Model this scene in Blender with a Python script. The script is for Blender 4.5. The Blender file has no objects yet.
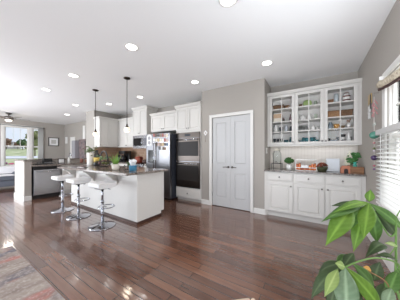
import bpy, bmesh, math, random
from mathutils import Vector, Matrix
random.seed(7)
SC = bpy.context.scene
COL = SC.collection
PI = math.pi

# ------------------------------------------------------------------ camera
EYE = 1.25
F_PX = 177.8
HORIZON = 153.0
YAW = math.atan((313 - 200) / F_PX)
SN, CS = math.sin(YAW), math.cos(YAW)
cd = bpy.data.cameras.new('camera')
cam = bpy.data.objects.new('camera', cd)
COL.objects.link(cam)
cam.location = (0, 0, EYE)
cam.rotation_euler = (PI / 2, 0, YAW)
cd.sensor_width = 36.0
cd.lens = F_PX / 400 * 36
cd.shift_y = (HORIZON - 150) / 400
cd.clip_start = 0.05
cd.clip_end = 2000
SC.camera = cam

# ------------------------------------------------------------------ colour management
SC.view_settings.view_transform = 'Standard'
SC.view_settings.look = 'None'
SC.view_settings.gamma = 1
SC.view_settings.use_curve_mapping = False
SC.view_settings.exposure = -0.42

# ------------------------------------------------------------------ world: pale blue sky with soft cloud
W = bpy.data.worlds.new('sky')
SC.world = W
W.use_nodes = True
nt = W.node_tree
nt.nodes.clear()
wo = nt.nodes.new('ShaderNodeOutputWorld')
bg = nt.nodes.new('ShaderNodeBackground')
tc = nt.nodes.new('ShaderNodeTexCoord')
sep = nt.nodes.new('ShaderNodeSeparateXYZ')
rmp = nt.nodes.new('ShaderNodeValToRGB')
rmp.color_ramp.elements[0].position = 0.0
rmp.color_ramp.elements[0].color = (0.80, 0.88, 0.98, 1)
rmp.color_ramp.elements[1].position = 0.5
rmp.color_ramp.elements[1].color = (0.36, 0.58, 0.95, 1)
nz = nt.nodes.new('ShaderNodeTexNoise')
nz.inputs['Scale'].default_value = 5
nz.inputs['Detail'].default_value = 5
nr = nt.nodes.new('ShaderNodeValToRGB')
nr.color_ramp.elements[0].position = 0.45
nr.color_ramp.elements[1].position = 0.65
mx = nt.nodes.new('ShaderNodeMixRGB')
mx.inputs['Color2'].default_value = (0.95, 0.97, 1.0, 1)
nt.links.new(tc.outputs['Generated'], sep.inputs[0])
nt.links.new(sep.outputs['Z'], rmp.inputs[0])
nt.links.new(tc.outputs['Generated'], nz.inputs['Vector'])
nt.links.new(nz.outputs['Fac'], nr.inputs[0])
nt.links.new(nr.outputs[0], mx.inputs['Fac'])
nt.links.new(rmp.outputs[0], mx.inputs['Color1'])
nt.links.new(mx.outputs[0], bg.inputs['Color'])
bg.inputs['Strength'].default_value = 1.35
nt.links.new(bg.outputs[0], wo.inputs['Surface'])

# ------------------------------------------------------------------ large lights (window daylight and sun, plus added fills)
def area(name, loc, target, sx, sy, power, col=(1, 1, 1)):
    l = bpy.data.lights.new(name, 'AREA')
    l.shape = 'RECTANGLE'
    l.size, l.size_y = sx, sy
    l.energy = power
    l.color = col
    o = bpy.data.objects.new(name, l)
    COL.objects.link(o)
    o.location = loc
    o.rotation_euler = (Vector(target) - Vector(loc)).to_track_quat('-Z', 'Y').to_euler()
    return o
LC = (0.94, 0.99, 1.06)
area('added_fill_left_side', (-7.6, -1.6, 1.3), (0.7, 3.2, 1.9), 2.6, 1.6, 140, LC)  # added fill, no window behind it; brightens the right wall
area('added_fill_rear_right', (-0.6, -3.0, 1.3), (0.4, 4.0, 1.9), 1.8, 1.8, 8, LC)  # added fill lamp for the hutch front
area('added_fill_rear_far', (-7.0, -2.6, 1.2), (-11.0, 3.2, 1.8), 3.5, 1.6, 230, LC)  # added fill, lifts the far window wall and its frames
area('daylight_right_window', (0.60, 1.50, 1.72), (-1.0, 3.4, 2.15), 1.5, 0.75, 40, LC)
area('added_fill_beadboard', (-0.07, 4.17, 1.405), (-0.07, 4.25, 0.9), 1.35, 0.03, 0.8, (1.0, 0.95, 0.9))  # added lamp to brighten the beadboard, no fixture belongs to it
area('added_ceiling_fill', (-0.3, -0.7, 0.35), (0.0, 1.7, 2.77), 1.8, 1.0, 50, LC)  # added fill thrown up at the near ceiling
area('added_ceiling_fill_middle', (-3.6, -1.0, 0.35), (-3.4, 1.1, 2.3), 3.0, 1.4, 20, LC)  # added upward fill for the middle of the ceiling
area('added_ceiling_fill_far', (-8.0, -1.0, 0.5), (-8.0, 0.9, 2.77), 4.0, 1.4, 110, LC)  # added upward fill for the far room ceiling
area('daylight_outside_right', (2.8, 1.9, 3.0), (0.5, 1.8, 1.3), 4.5, 1.8, 330, (1, 1, 1))
sun = bpy.data.lights.new('sun', 'SUN')
sun.energy = 5.5
sun.angle = 0.01
so = bpy.data.objects.new('sun', sun)
COL.objects.link(so)
so.rotation_euler = Vector((0.3, -0.6, -0.75)).to_track_quat('-Z', 'Y').to_euler()
DOWNLIGHT_W = 1.6

# ------------------------------------------------------------------ pixel helpers (only to read positions off the photograph)
def _ray(px, py):
    u = (px - 200) / F_PX
    v = (HORIZON - py) / F_PX
    return (-SN + CS * u, CS + SN * u, v)
def at_z(px, py, z):
    d = _ray(px, py); t = (z - EYE) / d[2]
    return Vector((d[0] * t, d[1] * t, z))
def at_y(px, py, y):
    d = _ray(px, py); t = y / d[1]
    return Vector((d[0] * t, y, EYE + d[2] * t))
def at_x(px, py, x):
    d = _ray(px, py); t = x / d[0]
    return Vector((x, d[1] * t, EYE + d[2] * t))
def at_d(px, py, t):
    d = _ray(px, py)
    return Vector((d[0] * t, d[1] * t, EYE + d[2] * t))

# ------------------------------------------------------------------ materials
def srgb(r, g, b):
    f = lambda c: (c / 255 / 12.92) if c / 255 <= 0.04045 else ((c / 255 + 0.055) / 1.055) ** 2.4
    return (f(r), f(g), f(b), 1)
def mat(name, col, rough=0.5, metal=0.0, emit=None, estr=0, noise=0, nscale=20, bump=0, coat=0, trans=0, spec=None):
    m = bpy.data.materials.new(name)
    m.use_nodes = True
    n = m.node_tree
    p = n.nodes['Principled BSDF']
    c = srgb(*col) if max(col) > 1.0 else (*col, 1)
    p.inputs['Base Color'].default_value = c
    p.inputs['Roughness'].default_value = rough
    p.inputs['Metallic'].default_value = metal
    if coat: p.inputs['Coat Weight'].default_value = coat
    if trans: p.inputs['Transmission Weight'].default_value = trans
    if spec is not None: p.inputs['Specular IOR Level'].default_value = spec
    if emit:
        p.inputs['Emission Color'].default_value = srgb(*emit)
        p.inputs['Emission Strength'].default_value = estr
    if noise or bump:
        t = n.nodes.new('ShaderNodeTexCoord')
        z = n.nodes.new('ShaderNodeTexNoise')
        z.inputs['Scale'].default_value = nscale
        z.inputs['Detail'].default_value = 4
        n.links.new(t.outputs['Object'], z.inputs['Vector'])
        if noise:
            mm = n.nodes.new('ShaderNodeMixRGB')
            mm.inputs['Color1'].default_value = tuple(x * (1 - noise) for x in c[:3]) + (1,)
            mm.inputs['Color2'].default_value = tuple(min(1, x * (1 + noise)) for x in c[:3]) + (1,)
            n.links.new(z.outputs['Fac'], mm.inputs['Fac'])
            n.links.new(mm.outputs[0], p.inputs['Base Color'])
        if bump:
            b = n.nodes.new('ShaderNodeBump')
            b.inputs['Strength'].default_value = bump
            b.inputs['Distance'].default_value = 0.01
            n.links.new(z.outputs['Fac'], b.inputs['Height'])
            n.links.new(b.outputs[0], p.inputs['Normal'])
    return m
def glass_mat(name, tint=(1, 1, 1), gloss=0.10):
    m = bpy.data.materials.new(name)
    m.use_nodes = True
    n = m.node_tree
    n.nodes.clear()
    o = n.nodes.new('ShaderNodeOutputMaterial')
    a = n.nodes.new('ShaderNodeBsdfTransparent')
    a.inputs[0].default_value = (*tint, 1)
    g = n.nodes.new('ShaderNodeBsdfGlossy')
    g.inputs['Roughness'].default_value = 0.03
    lw = n.nodes.new('ShaderNodeLayerWeight')
    lw.inputs['Blend'].default_value = gloss
    x = n.nodes.new('ShaderNodeMixShader')
    n.links.new(lw.outputs['Fresnel'], x.inputs[0])
    n.links.new(a.outputs[0], x.inputs[1])
    n.links.new(g.outputs[0], x.inputs[2])
    n.links.new(x.outputs[0], o.inputs[0])
    return m
def ramp_mat(name, stops, scale, detail=6, rough=0.4, stretch=(1, 1, 1), bump=0, distortion=0):
    m = bpy.data.materials.new(name)
    m.use_nodes = True
    n = m.node_tree
    p = n.nodes['Principled BSDF']
    p.inputs['Roughness'].default_value = rough
    t = n.nodes.new('ShaderNodeTexCoord')
    mp = n.nodes.new('ShaderNodeMapping')
    mp.inputs['Scale'].default_value = stretch
    z = n.nodes.new('ShaderNodeTexNoise')
    z.inputs['Scale'].default_value = scale
    z.inputs['Detail'].default_value = detail
    z.inputs['Distortion'].default_value = distortion
    r = n.nodes.new('ShaderNodeValToRGB')
    e = r.color_ramp.elements
    while len(e) < len(stops): e.new(0.5)
    for el, (pos, c) in zip(e, stops):
        el.position = pos
        el.color = srgb(*c)
    n.links.new(t.outputs['Object'], mp.inputs[0])
    n.links.new(mp.outputs[0], z.inputs['Vector'])
    n.links.new(z.outputs['Fac'], r.inputs[0])
    n.links.new(r.outputs[0], p.inputs['Base Color'])
    if bump:
        b = n.nodes.new('ShaderNodeBump')
        b.inputs['Strength'].default_value = bump
        b.inputs['Distance'].default_value = 0.01
        n.links.new(z.outputs['Fac'], b.inputs['Height'])
        n.links.new(b.outputs[0], p.inputs['Normal'])
    return m

def floor_material():
    m = bpy.data.materials.new('hardwood_planks')
    m.use_nodes = True
    n = m.node_tree; L = n.links
    p = n.nodes['Principled BSDF']
    t = n.nodes.new('ShaderNodeTexCoord')
    bk = n.nodes.new('ShaderNodeTexBrick')
    bk.offset = 0.37; bk.offset_frequency = 2; bk.squash = 1
    bk.inputs['Scale'].default_value = 1
    bk.inputs['Brick Width'].default_value = 1.05
    bk.inputs['Row Height'].default_value = 0.085
    bk.inputs['Mortar Size'].default_value = 0.003
    bk.inputs['Mortar Smooth'].default_value = 0.3
    bk.inputs['Bias'].default_value = 0.0
    bk.inputs['Color1'].default_value = srgb(92, 60, 46)
    bk.inputs['Color2'].default_value = srgb(130, 90, 69)
    bk.inputs['Mortar'].default_value = srgb(40, 25, 20)
    L.new(t.outputs['Object'], bk.inputs['Vector'])
    mp = n.nodes.new('ShaderNodeMapping')
    mp.inputs['Scale'].default_value = (1.6, 22, 1)
    gr = n.nodes.new('ShaderNodeTexNoise')
    gr.inputs['Scale'].default_value = 1.6; gr.inputs['Detail'].default_value = 6
    L.new(t.outputs['Object'], mp.inputs[0]); L.new(mp.outputs[0], gr.inputs['Vector'])
    mm = n.nodes.new('ShaderNodeMixRGB'); mm.blend_type = 'MULTIPLY'; mm.inputs['Fac'].default_value = 0.55
    rr = n.nodes.new('ShaderNodeValToRGB')
    rr.color_ramp.elements[0].position = 0.25; rr.color_ramp.elements[0].color = (0.5, 0.45, 0.45, 1)
    rr.color_ramp.elements[1].position = 0.75; rr.color_ramp.elements[1].color = (1.25, 1.2, 1.2, 1)
    L.new(gr.outputs['Fac'], rr.inputs[0])
    L.new(bk.outputs['Color'], mm.inputs['Color1']); L.new(rr.outputs[0], mm.inputs['Color2'])
    L.new(mm.outputs[0], p.inputs['Base Color'])
    p.inputs['Roughness'].default_value = 0.2
    p.inputs['Coat Weight'].default_value = 1.0
    p.inputs['Coat Roughness'].default_value = 0.11
    p.inputs['Coat IOR'].default_value = 1.55
    # worn, slightly hand-scraped surface
    n2 = n.nodes.new('ShaderNodeTexNoise'); n2.inputs['Scale'].default_value = 3.2; n2.inputs['Detail'].default_value = 2
    mp2 = n.nodes.new('ShaderNodeMapping'); mp2.inputs['Scale'].default_value = (1.0, 4.0, 1)
    L.new(t.outputs['Object'], mp2.inputs[0]); L.new(mp2.outputs[0], n2.inputs['Vector'])
    b1 = n.nodes.new('ShaderNodeBump'); b1.inputs['Strength'].default_value = 0.2; b1.inputs['Distance'].default_value = 0.012
    L.new(n2.outputs['Fac'], b1.inputs['Height'])
    b2 = n.nodes.new('ShaderNodeBump'); b2.invert = True; b2.inputs['Strength'].default_value = 0.8; b2.inputs['Distance'].default_value = 0.003
    L.new(bk.outputs['Fac'], b2.inputs['Height']); L.new(b1.outputs[0], b2.inputs['Normal'])
    L.new(b2.outputs[0], p.inputs['Normal']); L.new(b2.outputs[0], p.inputs['Coat Normal'])
    return m
def rug_material():
    m = bpy.data.materials.new('abstract_rug')
    m.use_nodes = True
    n = m.node_tree; L = n.links
    p = n.nodes['Principled BSDF']; p.inputs['Roughness'].default_value = 0.95
    p.inputs['Specular IOR Level'].default_value = 0.1
    t = n.nodes.new('ShaderNodeTexCoord')
    def nz(scale, st, det, off=0):
        mp = n.nodes.new('ShaderNodeMapping'); mp.inputs['Scale'].default_value = st; mp.inputs['Location'].default_value = (off, off, 0)
        z = n.nodes.new('ShaderNodeTexNoise'); z.inputs['Scale'].default_value = scale; z.inputs['Detail'].default_value = det
        L.new(t.outputs['Object'], mp.inputs[0]); L.new(mp.outputs[0], z.inputs['Vector']); return z
    def rmp(z, a, b):
        r = n.nodes.new('ShaderNodeValToRGB'); r.color_ramp.elements[0].position = a; r.color_ramp.elements[1].position = b
        L.new(z.outputs['Fac'], r.inputs[0]); return r
    def mix(fac, c1, c2):
        x = n.nodes.new('ShaderNodeMixRGB'); L.new(fac.outputs[0], x.inputs['Fac'])
        if isinstance(c1, tuple): x.inputs['Color1'].default_value = c1
        else: L.new(c1.outputs[0], x.inputs['Color1'])
        x.inputs['Color2'].default_value = c2; return x
    a = mix(rmp(nz(2.4, (5, 1.2, 1), 8), 0.3, 0.75), srgb(146, 131, 124), srgb(190, 178, 168))
    b = mix(rmp(nz(1.6, (2.6, 1.2, 1), 9, 3.1), 0.53, 0.68), a, srgb(112, 110, 120))
    c = mix(rmp(nz(1.9, (2.2, 1.2, 1), 8, 8.4), 0.56, 0.70), b, srgb(192, 122, 114))
    d = mix(rmp(nz(40, (1, 1, 1), 2), 0.5, 0.9), c, srgb(205, 196, 188))
    L.new(d.outputs[0], p.inputs['Base Color'])
    bz = nz(260, (1, 1, 1), 2)
    bb = n.nodes.new('ShaderNodeBump'); bb.inputs['Strength'].default_value = 0.4; bb.inputs['Distance'].default_value = 0.004
    L.new(bz.outputs['Fac'], bb.inputs['Height']); L.new(bb.outputs[0], p.inputs['Normal'])
    return m
def tile_material(name, c1, c2, mortar, w, h, axis):
    m = bpy.data.materials.new(name)
    m.use_nodes = True
    n = m.node_tree; L = n.links
    p = n.nodes['Principled BSDF']; p.inputs['Roughness'].default_value = 0.35
    t = n.nodes.new('ShaderNodeTexCoord'); s = n.nodes.new('ShaderNodeSeparateXYZ'); c = n.nodes.new('ShaderNodeCombineXYZ')
    L.new(t.outputs['Object'], s.inputs[0]); L.new(s.outputs[axis], c.inputs['X']); L.new(s.outputs['Z'], c.inputs['Y'])
    b = n.nodes.new('ShaderNodeTexBrick')
    b.inputs['Scale'].default_value = 1; b.inputs['Brick Width'].default_value = w; b.inputs['Row Height'].default_value = h
    b.inputs['Mortar Size'].default_value = 0.003
    b.inputs['Color1'].default_value = srgb(*c1); b.inputs['Color2'].default_value = srgb(*c2); b.inputs['Mortar'].default_value = srgb(*mortar)
    L.new(c.outputs[0], b.inputs['Vector']); L.new(b.outputs['Color'], p.inputs['Base Color'])
    return m

M = {}
M['wall'] = mat('grey_wall_paint', (172, 166, 159), 0.85, noise=0.02, nscale=3)
M['ceiling'] = mat('white_ceiling_paint', (243, 243, 243), 0.9)
M['floor'] = floor_material()
M['trim'] = mat('white_trim_paint', (232, 230, 226), 0.4)
M['cab'] = mat('white_cabinet_paint', (218, 215, 210), 0.38)
M['cab_in'] = mat('cabinet_interior', (250, 247, 243), 0.6)
M['door'] = mat('white_door_paint', (204, 204, 204), 0.4)
M['granite'] = ramp_mat('speckled_granite', [(0.3, (70, 62, 58)), (0.45, (118, 108, 101)), (0.6, (158, 148, 140)), (0.75, (94, 80, 72))], 38, 8, 0.12)
M['granite_dark'] = ramp_mat('dark_speckled_granite', [(0.3, (60, 55, 53)), (0.48, (112, 105, 100)), (0.62, (150, 142, 136)), (0.78, (88, 78, 72))], 42, 8, 0.12)
M['steel'] = mat('stainless_steel', (172, 172, 175), 0.26, 1.0)
M['fridge_steel'] = mat('fridge_steel', (128, 128, 131), 0.3, 1.0)
M['oven_steel'] = mat('oven_steel', (84, 78, 74), 0.32, 1.0)
M['slat'] = None
M['steel_dark'] = mat('dark_stainless', (118, 119, 124), 0.3, 1.0)
M['fridge_side'] = mat('fridge_side_grey', (58, 62, 72), 0.5, 0.2)
M['chrome'] = mat('chrome', (176, 177, 182), 0.1, 1.0)
M['nickel'] = mat('brushed_nickel', (120, 116, 112), 0.3, 1.0)
M['black'] = mat('black_plastic', (22, 22, 24), 0.35)
M['black_glass'] = mat('black_oven_glass', (26, 25, 26), 0.12, spec=0.3)
M['oven_glass'] = mat('oven_window_glass', (52, 49, 48), 0.35, spec=0.12)
M['bronze'] = mat('oil_rubbed_bronze', (58, 45, 38), 0.4, 0.6)
M['leather'] = mat('white_leather', (232, 231, 230), 0.45)
M['glass'] = glass_mat('clear_glass', (1, 1, 1), 0.10)
M['glass_item'] = glass_mat('tinted_glassware', (0.95, 0.965, 0.965), 0.08)
M['teal_glass'] = glass_mat('teal_glassware', (0.25, 0.55, 0.58), 0.25)
M['lamp_lens'] = mat('lamp_lens', (255, 255, 255), 0.4, emit=(255, 250, 242), estr=12)
M['pendant_glass'] = mat('pendant_glass', (250, 240, 225), 0.3, emit=(255, 228, 196), estr=1.0)
M['fan_glass'] = mat('fan_light_glass', (250, 248, 244), 0.3, emit=(255, 246, 232), estr=2)
M['rug'] = rug_material()
M['sofa'] = mat('slate_blue_upholstery', (92, 96, 106), 0.9, noise=0.1, nscale=60)
M['throw_lit_seat'] = mat('pale_throw_lit_seat', (222, 220, 222), 0.9, noise=0.04, nscale=60)  # throw on the sofa back; also paints the light on its seat
M['white'] = mat('white_ceramic', (236, 234, 230), 0.25)
M['offwhite'] = mat('cream_ceramic', (222, 214, 200), 0.35)
M['tile'] = tile_material('tan_tile', (190, 158, 134), (172, 138, 114), (196, 178, 160), 0.10, 0.10, 'X')
M['tile_y'] = tile_material('tan_tile_side', (190, 158, 134), (172, 138, 114), (196, 178, 160), 0.10, 0.10, 'Y')
M['bead'] = tile_material('beadboard', (238, 232, 224), (239, 233, 225), (226, 219, 211), 0.06, 6.0, 'X')
M['wicker'] = ramp_mat('wicker', [(0.35, (120, 84, 56)), (0.65, (188, 148, 108))], 60, 4, 0.8, (1, 1, 6), 0.4)
M['wicker_dark'] = ramp_mat('dark_wicker', [(0.35, (84, 60, 42)), (0.65, (140, 108, 80))], 60, 4, 0.8, (1, 1, 6), 0.4)
M['wood'] = ramp_mat('mid_brown_wood', [(0.3, (118, 80, 54)), (0.7, (166, 122, 86))], 6, 6, 0.5, (1, 8, 8))
M['pale_wood'] = ramp_mat('pale_wood', [(0.3, (214, 186, 160)), (0.7, (238, 216, 194))], 6, 6, 0.45, (1, 8, 8))
M['paper'] = mat('white_paper', (240, 240, 240), 0.8)
def leafmat(name, a, b, gloss=0.35):
    m = ramp_mat(name, [(0.3, a), (0.7, b)], 9, 4, gloss, (1, 1, 1))
    q = m.node_tree
    at_ = q.nodes.new('ShaderNodeAttribute'); at_.attribute_name = 'vein'
    mv = q.nodes.new('ShaderNodeMixRGB')
    mv.inputs['Color2'].default_value = srgb(*[min(255, int(c * 1.25 + 28)) for c in b])
    src = q.nodes['Principled BSDF'].inputs['Base Color'].links[0].from_socket
    q.links.new(at_.outputs['Fac'], mv.inputs['Fac']); q.links.new(src, mv.inputs['Color1'])
    q.links.new(mv.outputs[0], q.nodes['Principled BSDF'].inputs['Base Color'])
    p = m.node_tree.nodes['Principled BSDF']
    p.inputs['Subsurface Weight'].default_value = 0.0
    p.inputs['Transmission Weight'].default_value = 0.0
    n = m.node_tree
    tr = n.nodes.new('ShaderNodeBsdfTranslucent')
    tr.inputs[0].default_value = srgb(*b)
    ms = n.nodes.new('ShaderNodeMixShader'); ms.inputs[0].default_value = 0.3
    out = n.nodes['Material Output']
    n.links.new(p.outputs[0], ms.inputs[1]); n.links.new(tr.outputs[0], ms.inputs[2]); n.links.new(ms.outputs[0], out.inputs[0])
    return m
M['leaf'] = leafmat('bright_leaf', (86, 130, 38), (128, 166, 62), 0.5)
M['leaf_mid'] = leafmat('mid_leaf', (70, 112, 46), (104, 142, 70), 0.5)
M['leaf_dark'] = leafmat('dark_leaf', (52, 72, 42), (84, 104, 64), 0.5)
M['leaf_blue'] = leafmat('blue_green_leaf', (112, 142, 108), (150, 172, 138), 0.4)
M['leaf_pale'] = leafmat('pale_leaf', (138, 168, 88), (170, 194, 116))
M['stem'] = mat('green_stem', (112, 150, 74), 0.5)
M['stem_brown'] = mat('brown_stem', (150, 108, 70), 0.6)
M['bark'] = ramp_mat('bark', [(0.3, (92, 80, 62)), (0.7, (134, 122, 96))], 20, 5, 0.9, (3, 3, 1), 0.4)
M['soil'] = mat('soil', (60, 44, 34), 0.95, noise=0.3, nscale=60)
_col_cache = {}
def translucent(name, c, f):
    m = mat(name, c, 0.6); n = m.node_tree
    tr = n.nodes.new('ShaderNodeBsdfTranslucent'); tr.inputs[0].default_value = srgb(*c)
    ms = n.nodes.new('ShaderNodeMixShader'); ms.inputs[0].default_value = f
    n.links.new(n.nodes['Principled BSDF'].outputs[0], ms.inputs[1]); n.links.new(tr.outputs[0], ms.inputs[2])
    n.links.new(ms.outputs[0], n.nodes['Material Output'].inputs[0])
    return m
M['slat'] = translucent('white_slats', (240, 240, 238), 0.18)
M['sheer'] = translucent('sheer_curtain', (240, 240, 238), 0.5)
def paint(r, g, b, rough=0.45, metal=0):
    k = (r, g, b, rough, metal)
    if k not in _col_cache:
        _col_cache[k] = mat('paint_%d_%d_%d' % (r, g, b), (r, g, b), rough, metal)
    return _col_cache[k]

# ------------------------------------------------------------------ mesh builder
class MB:
    def __init__(s): s.bm = bmesh.new()
    def _face(s, vs):
        try: s.bm.faces.new(vs)
        except ValueError: pass
    def hexa(s, p):
        v = [s.bm.verts.new(q) for q in p]
        for f in ((0, 3, 2, 1), (4, 5, 6, 7), (0, 1, 5, 4), (1, 2, 6, 5), (2, 3, 7, 6), (3, 0, 4, 7)):
            s._face([v[i] for i in f])
        return s
    def box(s, x0, x1, y0, y1, z0, z1):
        return s.hexa([(x0, y0, z0), (x1, y0, z0), (x1, y1, z0), (x0, y1, z0), (x0, y0, z1), (x1, y0, z1), (x1, y1, z1), (x0, y1, z1)])
    def frust(s, a, b):            # a, b : (x0,x1,z0,z1,y): two rectangles facing along y
        f = lambda r: [(r[0], r[4], r[2]), (r[1], r[4], r[2]), (r[1], r[4], r[3]), (r[0], r[4], r[3])]
        return s.hexa(f(a) + f(b))
    def prism(s, poly, axis, a, b):
        def mk(u, v, w):
            return {'x': (w, u, v), 'y': (u, w, v), 'z': (u, v, w)}[axis]
        A = [s.bm.verts.new(mk(u, v, a)) for u, v in poly]
        B = [s.bm.verts.new(mk(u, v, b)) for u, v in poly]
        n = len(poly)
        s._face(A); s._face(B[::-1])
        for i in range(n): s._face([A[i], B[i], B[(i + 1) % n], A[(i + 1) % n]])
        return s
    def lathe(s, prof, c=(0, 0, 0), n=20, sx=1, sy=1):
        rings = []
        for r, z in prof:
            if r < 1e-6: rings.append([s.bm.verts.new((c[0], c[1], c[2] + z))])
            else: rings.append([s.bm.verts.new((c[0] + r * sx * math.cos(2 * PI * i / n), c[1] + r * sy * math.sin(2 * PI * i / n), c[2] + z)) for i in range(n)])
        for A, B in zip(rings, rings[1:]):
            for i in range(n):
                j = (i + 1) % n
                if len(A) == 1 and len(B) == 1: continue
                if len(A) == 1: s._face([A[0], B[i], B[j]])
                elif len(B) == 1: s._face([A[i], B[0], A[j]])
                else: s._face([A[i], B[i], B[j], A[j]])
        return s
    def cyl(s, x, y, z0, z1, r, r1=None, n=20):
        r1 = r if r1 is None else r1
        return s.lathe([(0, z0), (r, z0), (r1, z1), (0, z1)], (x, y, 0), n)
    def tube(s, pts, r, n=8, closed=False, radii=None):
        pts = [Vector(p) for p in pts]
        N = len(pts); rings = []
        up = Vector((0, 0, 1))
        for i, p in enumerate(pts):
            if closed: d = pts[(i + 1) % N] - pts[i - 1]
            else: d = pts[min(i + 1, N - 1)] - pts[max(i - 1, 0)]
            d.normalize()
            ref = up if abs(d.dot(up)) < 0.95 else Vector((1, 0, 0))
            a = d.cross(ref).normalized(); b = d.cross(a).normalized()
            rr = radii[i] if radii else r
            rings.append([s.bm.verts.new(p + (a * math.cos(2 * PI * k / n) + b * math.sin(2 * PI * k / n)) * rr) for k in range(n)])
        seq = list(zip(rings, rings[1:])) + ([(rings[-1], rings[0])] if closed else [])
        for A, B in seq:
            for k in range(n): s._face([A[k], A[(k + 1) % n], B[(k + 1) % n], B[k]])
        if not closed: s._face(rings[0]); s._face(rings[-1][::-1])
        return s
    def ball(s, c, r, sc=(1, 1, 1), n=14):
        m = n // 2
        prof = [(r * math.sin(PI * i / m), -r * math.cos(PI * i / m)) for i in range(m + 1)]
        prof[0] = (0, -r); prof[-1] = (0, r)
        k = len(s.bm.verts)
        s.bm.verts.ensure_lookup_table()
        s.lathe([(a, b * sc[2]) for a, b in prof], c, n, sc[0], sc[1])
        return s
    def blob(s, c, r, sc=(1, 1, 1), sub=2, amp=0.15, seed=0):
        rnd = random.Random(seed)
        q = bmesh.ops.create_icosphere(s.bm, subdivisions=sub, radius=1)
        for v in q['verts']:
            k = r * (1 + rnd.uniform(-amp, amp))
            v.co = Vector(c) + Vector((v.co.x * sc[0], v.co.y * sc[1], v.co.z * sc[2])) * k
        return s
    def out(s, name, m, parent=None, bevel=0, smooth=False, loc=None, seg=2, solid=0, subsurf=0):
        bmesh.ops.recalc_face_normals(s.bm, faces=s.bm.faces)
        me = bpy.data.meshes.new(name)
        s.bm.to_mesh(me); s.bm.free()
        o = bpy.data.objects.new(name, me)
        COL.objects.link(o)
        me.materials.append(m if not isinstance(m, str) else M[m])
        if parent is not None: o.parent = parent
        if loc is not None: o.location = loc
        if smooth:
            for p in me.polygons: p.use_smooth = True
        if solid:
            d = o.modifiers.new('solid', 'SOLIDIFY'); d.thickness = solid; d.offset = 0
        if bevel:
            d = o.modifiers.new('bevel', 'BEVEL'); d.width = bevel; d.segments = seg; d.limit_method = 'ANGLE'; d.angle_limit = 0.6
        if subsurf:
            d = o.modifiers.new('sub', 'SUBSURF'); d.levels = subsurf; d.render_levels = subsurf
        return o
def tag(o, label, cat, group=None):
    o['label'] = label; o['category'] = cat
    if group: o['group'] = group
    return o
def thing(name, label, cat, loc=(0, 0, 0), rz=0, group=None):
    o = bpy.data.objects.new(name, None)
    COL.objects.link(o)
    o.empty_display_size = 0.1
    o.location = loc; o.rotation_euler = (0, 0, rz)
    return tag(o, label, cat, group)
def struct(mb, name, m, bevel=0, parent=None):
    o = mb.out(name, m, parent, bevel)
    if parent is None: o['kind'] = 'structure'
    return o
def copy_thing(root, loc, label, rz=None, group=None):
    r = root.copy(); COL.objects.link(r); r.location = loc; r['label'] = label
    if rz is not None: r.rotation_euler = (0, 0, rz)
    if group: r['group'] = group
    for ch in list(root.children):
        c = ch.copy(); COL.objects.link(c); c.parent = r
        for g in list(ch.children):
            d = g.copy(); COL.objects.link(d); d.parent = c
    return r

# ================================================================== THE SETTING
CE = 2.77
XR, XL = 0.70, -11.36          # right wall, far left window wall
YB = 4.35                      # kitchen / hutch back wall
YF = 4.20                      # back wall of the far room
YP = 3.74                      # pantry front wall
Y0 = -3.2
struct(MB().box(XL - 0.2, XR + 0.2, Y0, YB + 0.2, -0.1, 0), 'floor', 'floor')
struct(MB().box(XL - 0.2, XR + 0.2, Y0, YB + 0.2, CE, CE + 0.12), 'ceiling', 'ceiling')
struct(MB().box(-7.1, XR + 0.2, YB, YB + 0.2, 0, CE), 'wall_back', 'wall')
struct(MB().box(XL - 0.2, -7.1, YF, YB + 0.2, 0, CE), 'wall_back_left', 'wall')
# right wall with window opening
WY0, WY1, WZ0, WZ1 = 0.75, 2.80, 0.66, 2.10
m = MB()
m.box(XR, XR + 0.2, Y0, WY0, 0, CE).box(XR, XR + 0.2, WY1, YB, 0, CE)
m.box(XR, XR + 0.2, WY0, WY1, 0, WZ0).box(XR, XR + 0.2, WY0, WY1, WZ1, CE)
struct(m, 'wall_right', 'wall')
# far left wall with two openings
LA, LB, LC, LD = 1.95, 2.78, 2.88, 3.20
LZ0, LZ1 = 0.66, 2.46
m = MB()
m.box(XL - 0.2, XL, Y0, LA, 0, CE).box(XL - 0.2, XL, LB, LC, 0, CE).box(XL - 0.2, XL, LD, YF, 0, CE)
for a, b in ((LA, LB), (LC, LD)): m.box(XL - 0.2, XL, a, b, 0, LZ0).box(XL - 0.2, XL, a, b, LZ1, CE)
struct(m, 'wall_left', 'wall')
# wall between the kitchen and the far room, and its lower continuation
struct(MB().box(-7.1, -6.54, 3.30, YB, 0, CE), 'wall_kitchen_left', 'wall')
struct(MB().box(-7.15, -7.0, 1.58, 3.30, 0, 1.035).box(-7.15, -6.29, 1.44, 1.58, 0, 1.035), 'wall_half', 'wall')
struct(MB().box(-7.18, -6.97, 1.56, 3.30, 1.035, 1.065).box(-7.18, -6.27, 1.42, 1.60, 1.035, 1.065), 'trim_half_wall_ledge', 'granite', 0.004)
struct(MB().box(-7.17, -6.275, 1.425, 1.44, 0, 0.12).box(-6.29, -6.275, 1.44, 1.58, 0, 0.12), 'baseboard_half_wall', 'trim', 0.004)
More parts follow.
